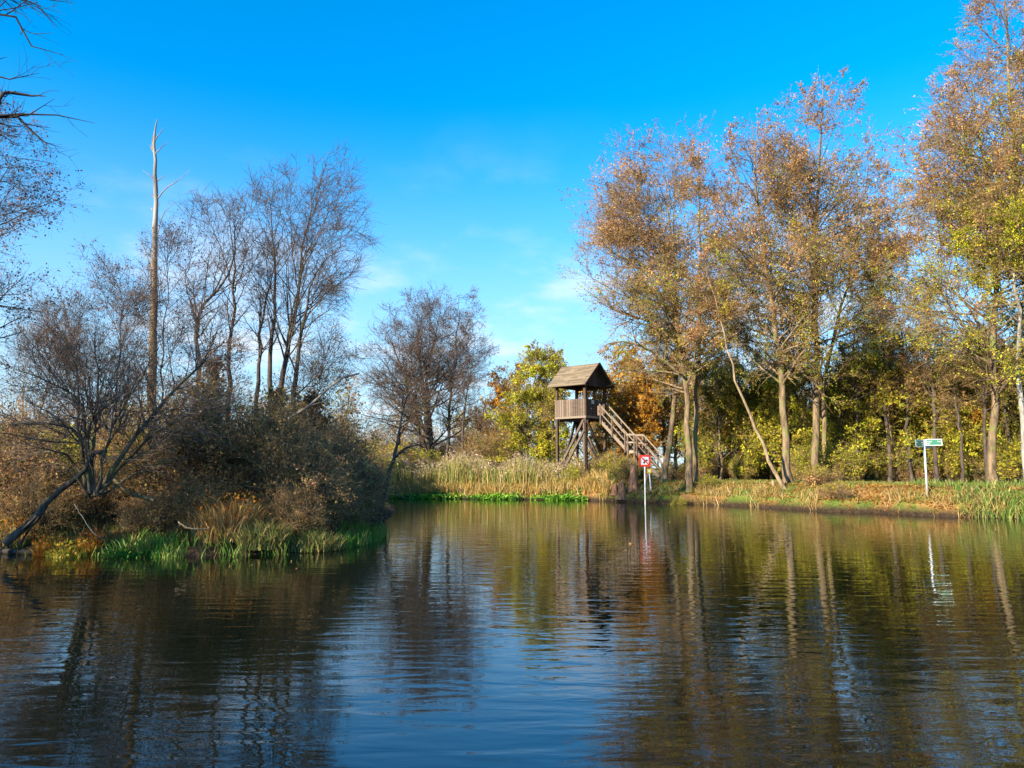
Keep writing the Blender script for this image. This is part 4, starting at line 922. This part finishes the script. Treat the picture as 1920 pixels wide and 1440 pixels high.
def fingerpost():
    Y = 32.6; p = at(1738, 917, Y); x, y = p[0], p[1]; z = gz(x, y); top = at(1732, 824, Y)[2] - z
    root = empty('signpost', (x, y, z)); tag(root, 'white signpost with two dark green direction boards on the right bank', 'sign')
    cyl('pole', (0, 0, -.3), (0, 0, top), .045, M['galv'], root)
    def arm(ang, L, zc, h, lab, flip):
        e = empty_arm(root, ang, zc)
        m = MB(); m.box(.05, .05 + L, -.012, .012, -h / 2, h / 2); b = m.build('direction_board', M['green'], root, .003); b.location = (0, 0, zc); b.rotation_euler = (0, 0, ang); b["label"] = lab
        for s in (-1, 1):
            m = MB(); t = .022; yy = (s * .0165 - .002, s * .0165 + .002)
            m.box(.06, .04 + L, *yy, h / 2 - t - .01, h / 2 - .01); m.box(.06, .04 + L, *yy, -h / 2 + .01, -h / 2 + t + .01)
            m.box(.06, .06 + t, *yy, -h / 2 + t + .011, h / 2 - t - .011); m.box(.04 + L - t, .04 + L, *yy, -h / 2 + t + .011, h / 2 - t - .011)
            m.build('border', M['white'], b)
            m = MB(); rr = random.Random(8)
            for row, (xa, xb) in ((.035, (.10, .30)), (-.055, (.10, .22)), (.035, (L - .14, L - .02))):   # lines of small lettering, too fine to read
                xx = xa
                while xx < xb:
                    w = rr.uniform(.012, .022); m.box(xx, xx + w, *yy, row - .018, row + rr.choice((.014, .022))); xx += w + .009
            m.build('lettering', M['white'], b)
    def empty_arm(*a): return None
    arm(R(-28), .64, top - .13, .30, 'sunlit green board pointing right', 0)
    arm(R(180 + 40), .84, top - .18, .32, 'shaded dark green board pointing left', 0)
    arm(R(40), .62, top - .24, .28, 'dark board pointing back to the right', 0)
fingerpost()
def stump(px, py0, py1, Y, r, label, name='tree_stump', mat='stump', cut=True, lean=0, r2=None):
    p = at(px, py0, Y); t = at(px + lean, py1, Y); z = gz(p[0], p[1]); h = t[2] - z
    root = empty(name, (p[0], p[1], z)); tag(root, label, 'stump')
    K = 7; s = np.linspace(0, 1, K); P = np.stack([(t[0] - p[0]) * s, 0 * s, -.15 + (h + .15) * s], 1)[None]
    rad = r * (1 + .55 * (1 - s) ** 3) * (1 - .12 * s)
    V, q = tube_arrays(P, rad[None], 16)
    g = np.random.default_rng(int(px)); V = V + nrm(V * np.array([1, 1, 0])) * (g.normal(0, r * .07, 16)[np.arange(len(V)) % 16])[:, None]
    link('trunk', mesh_np('trunk', V, 4, q), M[mat], root)
    c = V[-16:]; top = np.vstack([c, c.mean(0) + np.array([0, 0, .02])]); idx = np.array([[i, (i + 1) % 16, 16] for i in range(16)])
    link('cut_face', mesh_np('cut_face', top, 3, idx, smooth=False), M['woodlight'] if cut else M['log'], root)
stump(1187, 920, 872, 44.6, .24, 'broken-off standing trunk in front of the stair landing post', 'dead_stub', cut=False, lean=2)
stump(1166, 922, 905, 44.4, .22, 'wide sawn stump on the bank left of the broken trunk')
stump(1152, 924, 908, 45.2, .17, 'smaller mossy stump on the bank, left of the wide sawn stump')
stump(1213, 905, 878, 46, .13, 'short dead stem behind the red sign', cut=False)
def mooring():
    x, y = on_water(1455, 949); t = at(1449, 901, y)
    root = empty('mooring_post', (x, y, -.5)); tag(root, 'weathered wooden mooring post at the foot of the leaf-strewn bank', 'post')
    cyl('post', (0, 0, -.4), (t[0] - x, 0, t[2] + .5), .085, M['pale'], root, r2=.075)
mooring()
def drain():
    p = at(1127, 903, 47.6); z = gz(p[0], p[1])
    root = empty('concrete_block', (p[0], p[1], z)); tag(root, 'small pale concrete block half hidden in the bank plants below the tower', 'block')
    m = MB(); m.box(-.3, .3, -.2, .2, -.1, .34); m.build('body', paint_mat('pale_concrete', (.5, .5, .46), .9, .2, 0, 20), root, .03)
    m = MB(); m.box(-.34, .34, -.24, .24, .342, .39); m.build('cap', M['white'], root, .01)
drain()

# ------------------------------------------------------------------ ground cover
def blades(name, X, Y, Zb, H, Wd, col, lean, g, label, cat, mat='grass', bend=.35):
    n = len(X); B = np.stack([X, Y, Zb], 1); a = g.uniform(0, 2 * np.pi, n); d = np.stack([np.cos(a), np.sin(a), 0 * a], 1); ld = g.uniform(0, 2 * np.pi, n); l = np.stack([np.cos(ld), np.sin(ld), 0 * ld], 1) * (lean * g.uniform(.2, 1.4, n) * H)[:, None]
    w = (Wd * g.uniform(.6, 1.3, n))[:, None]; h = H[:, None] * np.array([0, 0, 1.0])
    p1 = B + h * .5 + l * bend; p2 = B + h * .82 + l * .75; p3 = B + h * .95 + l * 1.15
    V = np.stack([B - d * w, B + d * w, p1 + d * w * .85, p1 - d * w * .85, p2 + d * w * .55, p2 - d * w * .55, p3 + d * w * .08, p3 - d * w * .08], 1).reshape(-1, 3)
    o = np.arange(n)[:, None] * 8; F_ = np.concatenate([o + np.array([0, 1, 2, 3]), o + np.array([3, 2, 4, 5]), o + np.array([5, 4, 6, 7])], 1).reshape(-1)
    ob = link(name, mesh_np(name, V, 4, F_, smooth=False, col=np.repeat(col, 8, axis=0)), M[mat]); tag(ob, label, cat, kind='stuff'); return ob
g = np.random.default_rng(200)
def scatter(poly, n, x0, x1, y0, y1, d0, d1, g, dens=None):
    X = g.uniform(x0, x1, n * 6); Y = g.uniform(y0, y1, n * 6); D = sdist(poly, X, Y) + nz(X, Y) * .2
    k = (D > d0) & (D < d1)
    if dens is not None: k &= g.random(len(X)) < dens(X, Y, D)
    X, Y, D = X[k][:n], Y[k][:n], D[k][:n]
    return X, Y, ground_z(X, Y), D
DRY = [((.48, .34, .13), 3), ((.40, .26, .09), 3), ((.30, .26, .08), 2), ((.55, .42, .2), 2)]
BGRASS = [((.07, .20, .02), 3), ((.12, .26, .03), 3), ((.20, .28, .04), 2)]
BRIGHT = [((.14, .34, .02), 3), ((.26, .42, .04), 3), ((.05, .17, .02), 3)]
MIXG = [((.15, .18, .04), 3), ((.24, .19, .06), 3), ((.08, .13, .03), 2), ((.32, .22, .08), 2)]
DARKG = [((.10, .09, .03), 3), ((.14, .10, .05), 3), ((.05, .08, .02), 3), ((.20, .13, .05), 1)]  # undergrowth colours darkened to paint in the shade among the bushes
# left bank grass fringe
X, Y, Z, D = scatter(ISL, 6500, -12.5, -3.3, 14.5, 24, -.4, .75, g, lambda x, y, d: np.clip((x + 10.2) * .6, .06, 1) * np.clip(.45 + 1.2 * nz(x * 1.3, y * 1.3), .05, 1))
H = g.uniform(.08, .38, len(X)) * (1 + .5 * nz(X * 2.2, Y * 2)); blades('bank_grass', X, Y, np.maximum(Z, -.03), H, .011, pick(BGRASS + [((.30, .24, .08), 2)], len(X), g), .55, g, 'bright green grass fringe along the water of the left bank', 'grass')
X, Y, Z, D = scatter(ISL, 16000, -18, -3.3, 14.5, 34, .3, 9, g)
H = g.uniform(.1, .45, len(X)) * (1 + .5 * nz(X * 1.5, Y * 1.5)); blades('undergrowth', X, Y, Z, H, .012, pick(DARKG, len(X), g), .6, g, 'mixed dry and green undergrowth on the left bank', 'undergrowth')
# reeds
X, Y, Z, D = scatter(FAR, 7500, -12, 4.5, 46.5, 56, .9, 6.5, g, lambda x, y, d: np.where(x > 1.2, np.clip(1 - (d < 2.0) * .2, 0, 1), 1))
H = g.uniform(1.2, 2.3, len(X)) * np.where(X > 1, .8, 1) * (1 + .18 * np.sin(X * 1.3) + .12 * np.sin(X * 3.1 + Y))
blades('reeds', X, Y, Z, H, .022, pick(DRY + [((.27, .31, .07), 7)], len(X), g), .22, g, 'tall golden reeds in a dense belt across the far bank', 'reeds')
k = g.random(len(X)) < .16; Xp, Yp, Zp = X[k], Y[k], Z[k] + H[k] * .97
Lp = np.stack([np.repeat(Xp, 6), np.repeat(Yp, 6), np.repeat(Zp, 6)], 1) + g.normal(0, 1, (len(Xp) * 6, 3)) * np.array([.06, .06, .12])
pl = link('plumes', leaf_mesh('plumes', Lp, .17, pick([((.42, .30, .20), 3), ((.5, .38, .28), 2)], len(Lp), g), g, aspect=.35), M['grass']); pl.parent = bpy.data.objects['reeds']
X, Y, Z, D = scatter(FAR, 9000, -12, 6.0, 44.5, 54, .2, 2.0, g)
H = g.uniform(.3, .95, len(X)); blades('sedge', X, Y, Z, H, .02, pick(DRY + [((.5, .30, .06), 4)], len(X), g), .5, g, 'bent yellow sedge hanging in front of the reeds', 'sedge')
X, Y, Z, D = scatter(FAR, 7500, -9.5, 4.6, 44, 51, -.65, .45, g, lambda x, y, d: np.clip(.5 + .9 * nz(x * 1.1, y), .1, 1))
Lp = np.stack([X, Y, np.maximum(Z, 0) + g.uniform(0, .28, len(X))], 1)
o = link('water_plants', leaf_mesh('water_plants', Lp, .13, pick(BRIGHT, len(Lp), g), g, aspect=.7), M['grass']); tag(o, 'vivid green water plants floating along the foot of the reeds', 'water plants', kind='stuff')
# right bank: short grass, leaf litter, tussocks
X, Y, Z, D = scatter(FAR, 26000, 4, 30, 27, 50, .35, 9, g, lambda x, y, d: np.clip(.5 + .6 * nz(x * .6, y * .6), .1, 1))
H = g.uniform(.05, .18, len(X)); blades('bank_turf', X, Y, Z, H, .016, pick(MIXG + [((.12, .26, .03), 3), ((.40, .26, .08), 3)], len(X), g), .6, g, 'short green and yellow turf on the right bank', 'grass')
X, Y, Z, D = scatter(FAR, 36000, 4, 30, 27, 50, .05, 7, g, lambda x, y, d: np.clip(.65 - .6 * nz(x * .6, y * .6), .15, 1))
o = link('fallen_leaves', leaf_mesh('fallen_leaves', np.stack([X, Y, Z + .02], 1), .11, pick([((.42, .20, .05), 3), ((.52, .32, .08), 3), ((.28, .13, .05), 2), ((.5, .25, .04), 2)], len(X), g), g, aspect=.8, flat=.75), M['leaf']); tag(o, 'orange and brown fallen leaves strewn over the right bank', 'fallen leaves', kind='stuff')
X, Y, Z, D = scatter(FAR, 11000, 4, 26, 27, 46, -.06, 1.1, g, lambda x, y, d: np.clip(nz(x * .9, y * .9) * 2.2 + .12, .05, 1))
H = g.uniform(.15, .6, len(X)) * (1 + .4 * nz(X * 2, Y * 2)); blades('bank_sedge', X, Y, Z, H, .014, pick(DRY + [((.38, .22, .08), 3)], len(X), g), .8, g, 'dry straw-coloured grass hanging over the edge of the right bank', 'grass')
X, Y, Z, D = scatter(FAR, 4200, 16.5, 24, 26, 36, -.15, 4.5, g, lambda x, y, d: np.clip((x - 18.1), 0, 1) * np.where(d < .7, 1, np.clip(.1 + .7 * nz(x, y), .03, 1)))
H = g.uniform(.15, .6, len(X)) * np.where(D < .8, 1, .7); blades('green_sedge', X, Y, np.maximum(Z, -.03), H, .016, pick([((.10, .20, .03), 3), ((.20, .26, .05), 3), ((.07, .14, .02), 2), ((.42, .36, .12), 2)], len(X), g), .45, g, 'tall green sedge at the waterline in the right corner of the bank', 'sedge')

# individual clumps on the left bank
def tussock(px, Y, r, Hh, n, pal, seed, label, name='grass_tussock', cat='grass tussock', leafy=0, lp=None, ls=.07):
    g = np.random.default_rng(seed); x, y = W2(px, Y); z = gz(x, y); root = empty(name, (x, y, z)); tag(root, label, cat)
    a = g.uniform(0, 6.28, n); rr = np.sqrt(g.random(n)) * r; H = g.uniform(.45, 1, n) * Hh * (1 - .4 * (rr / r) ** 2)
    o = blades('blades', np.cos(a) * rr, np.sin(a) * rr, np.full(n, -.05), H, .012, pick(pal, n, g), .55, g, None, None); o.parent = root
    if 'kind' in o: del o['kind']
    if leafy:
        P = np.stack([np.cos(a[:leafy]) * rr[:leafy] * 1.1, np.sin(a[:leafy]) * rr[:leafy] * 1.1, g.uniform(.1, 1, min(leafy, n)) * Hh * .9], 1)
        P = P + g.normal(0, .04, P.shape); link('foliage', leaf_mesh('foliage', P, ls, pick(lp, len(P), g), g), M['leaf'], root)
FIRE = [((.55, .20, .03), 3), ((.62, .36, .04), 3), ((.40, .12, .03), 2)]
tussock(440, 18.6, .75, 1.25, 1800, DRY + [((.42, .17, .05), 6)], 301, 'tall orange-brown grass tussock behind the green bank fringe', leafy=700, lp=FIRE)
tussock(505, 18.0, .6, .8, 1000, MIXG, 302, 'grey-green drooping tussock right of the orange tussock')
tussock(600, 18.6, .7, .55, 1100, MIXG, 303, 'low green tussock near the right end of the bank grass')
tussock(150, 17.3, .4, .7, 600, [((.5, .42, .06), 3), ((.3, .3, .05), 2)], 304, 'yellow fern clump under the bare willow', 'fern', 'fern', 600, [((.66, .52, .05), 3), ((.6, .28, .04), 2)])
tussock(112, 17.7, .28, .55, 260, FIRE, 305, 'orange fern clump left of the yellow fern', 'fern', 'fern', 500, FIRE)
tussock(186, 17.7, .25, .6, 220, FIRE, 306, 'small red fern clump right of the willow foot', 'fern', 'fern', 400, [((.5, .12, .03), 3), ((.45, .2, .04), 1)])
tussock(30, 18.5, .6, .7, 700, DRY, 307, 'dry orange fern at the left edge above the fallen trunk', 'fern', 'fern', 500, FIRE)
tussock(255, 17.3, .5, .45, 700, BGRASS, 308, 'green fern clump on the dark mud right of the willow', 'fern', 'fern', 500, BGRASS)
tussock(75, 20.5, 1.0, .9, 1300, BGRASS, 309, 'patch of tall green grass behind the fallen trunk')

# leaves drifting on the water
g = np.random.default_rng(400)
X = g.uniform(-14, 20, 2600); Y = g.uniform(15, 44, 2600); D = np.maximum(sdist(FAR, X, Y), sdist(ISL, X, Y)); k = (D < -.1) & (g.random(2600) < np.clip(.25 + .7 * nz(X * .5, Y * .5), .0, 1) * np.exp(D * .12)); X, Y = X[k], Y[k]
o = link('floating_leaves', leaf_mesh('floating_leaves', np.stack([X, Y, np.full(len(X), .012)], 1), .055, pick(BROWN + [((.5, .34, .08), 2)], len(X), g), g, aspect=.8, flat=.93), M['leaf']); tag(o, 'scattered brown leaves drifting on the water', 'fallen leaves', kind='stuff')
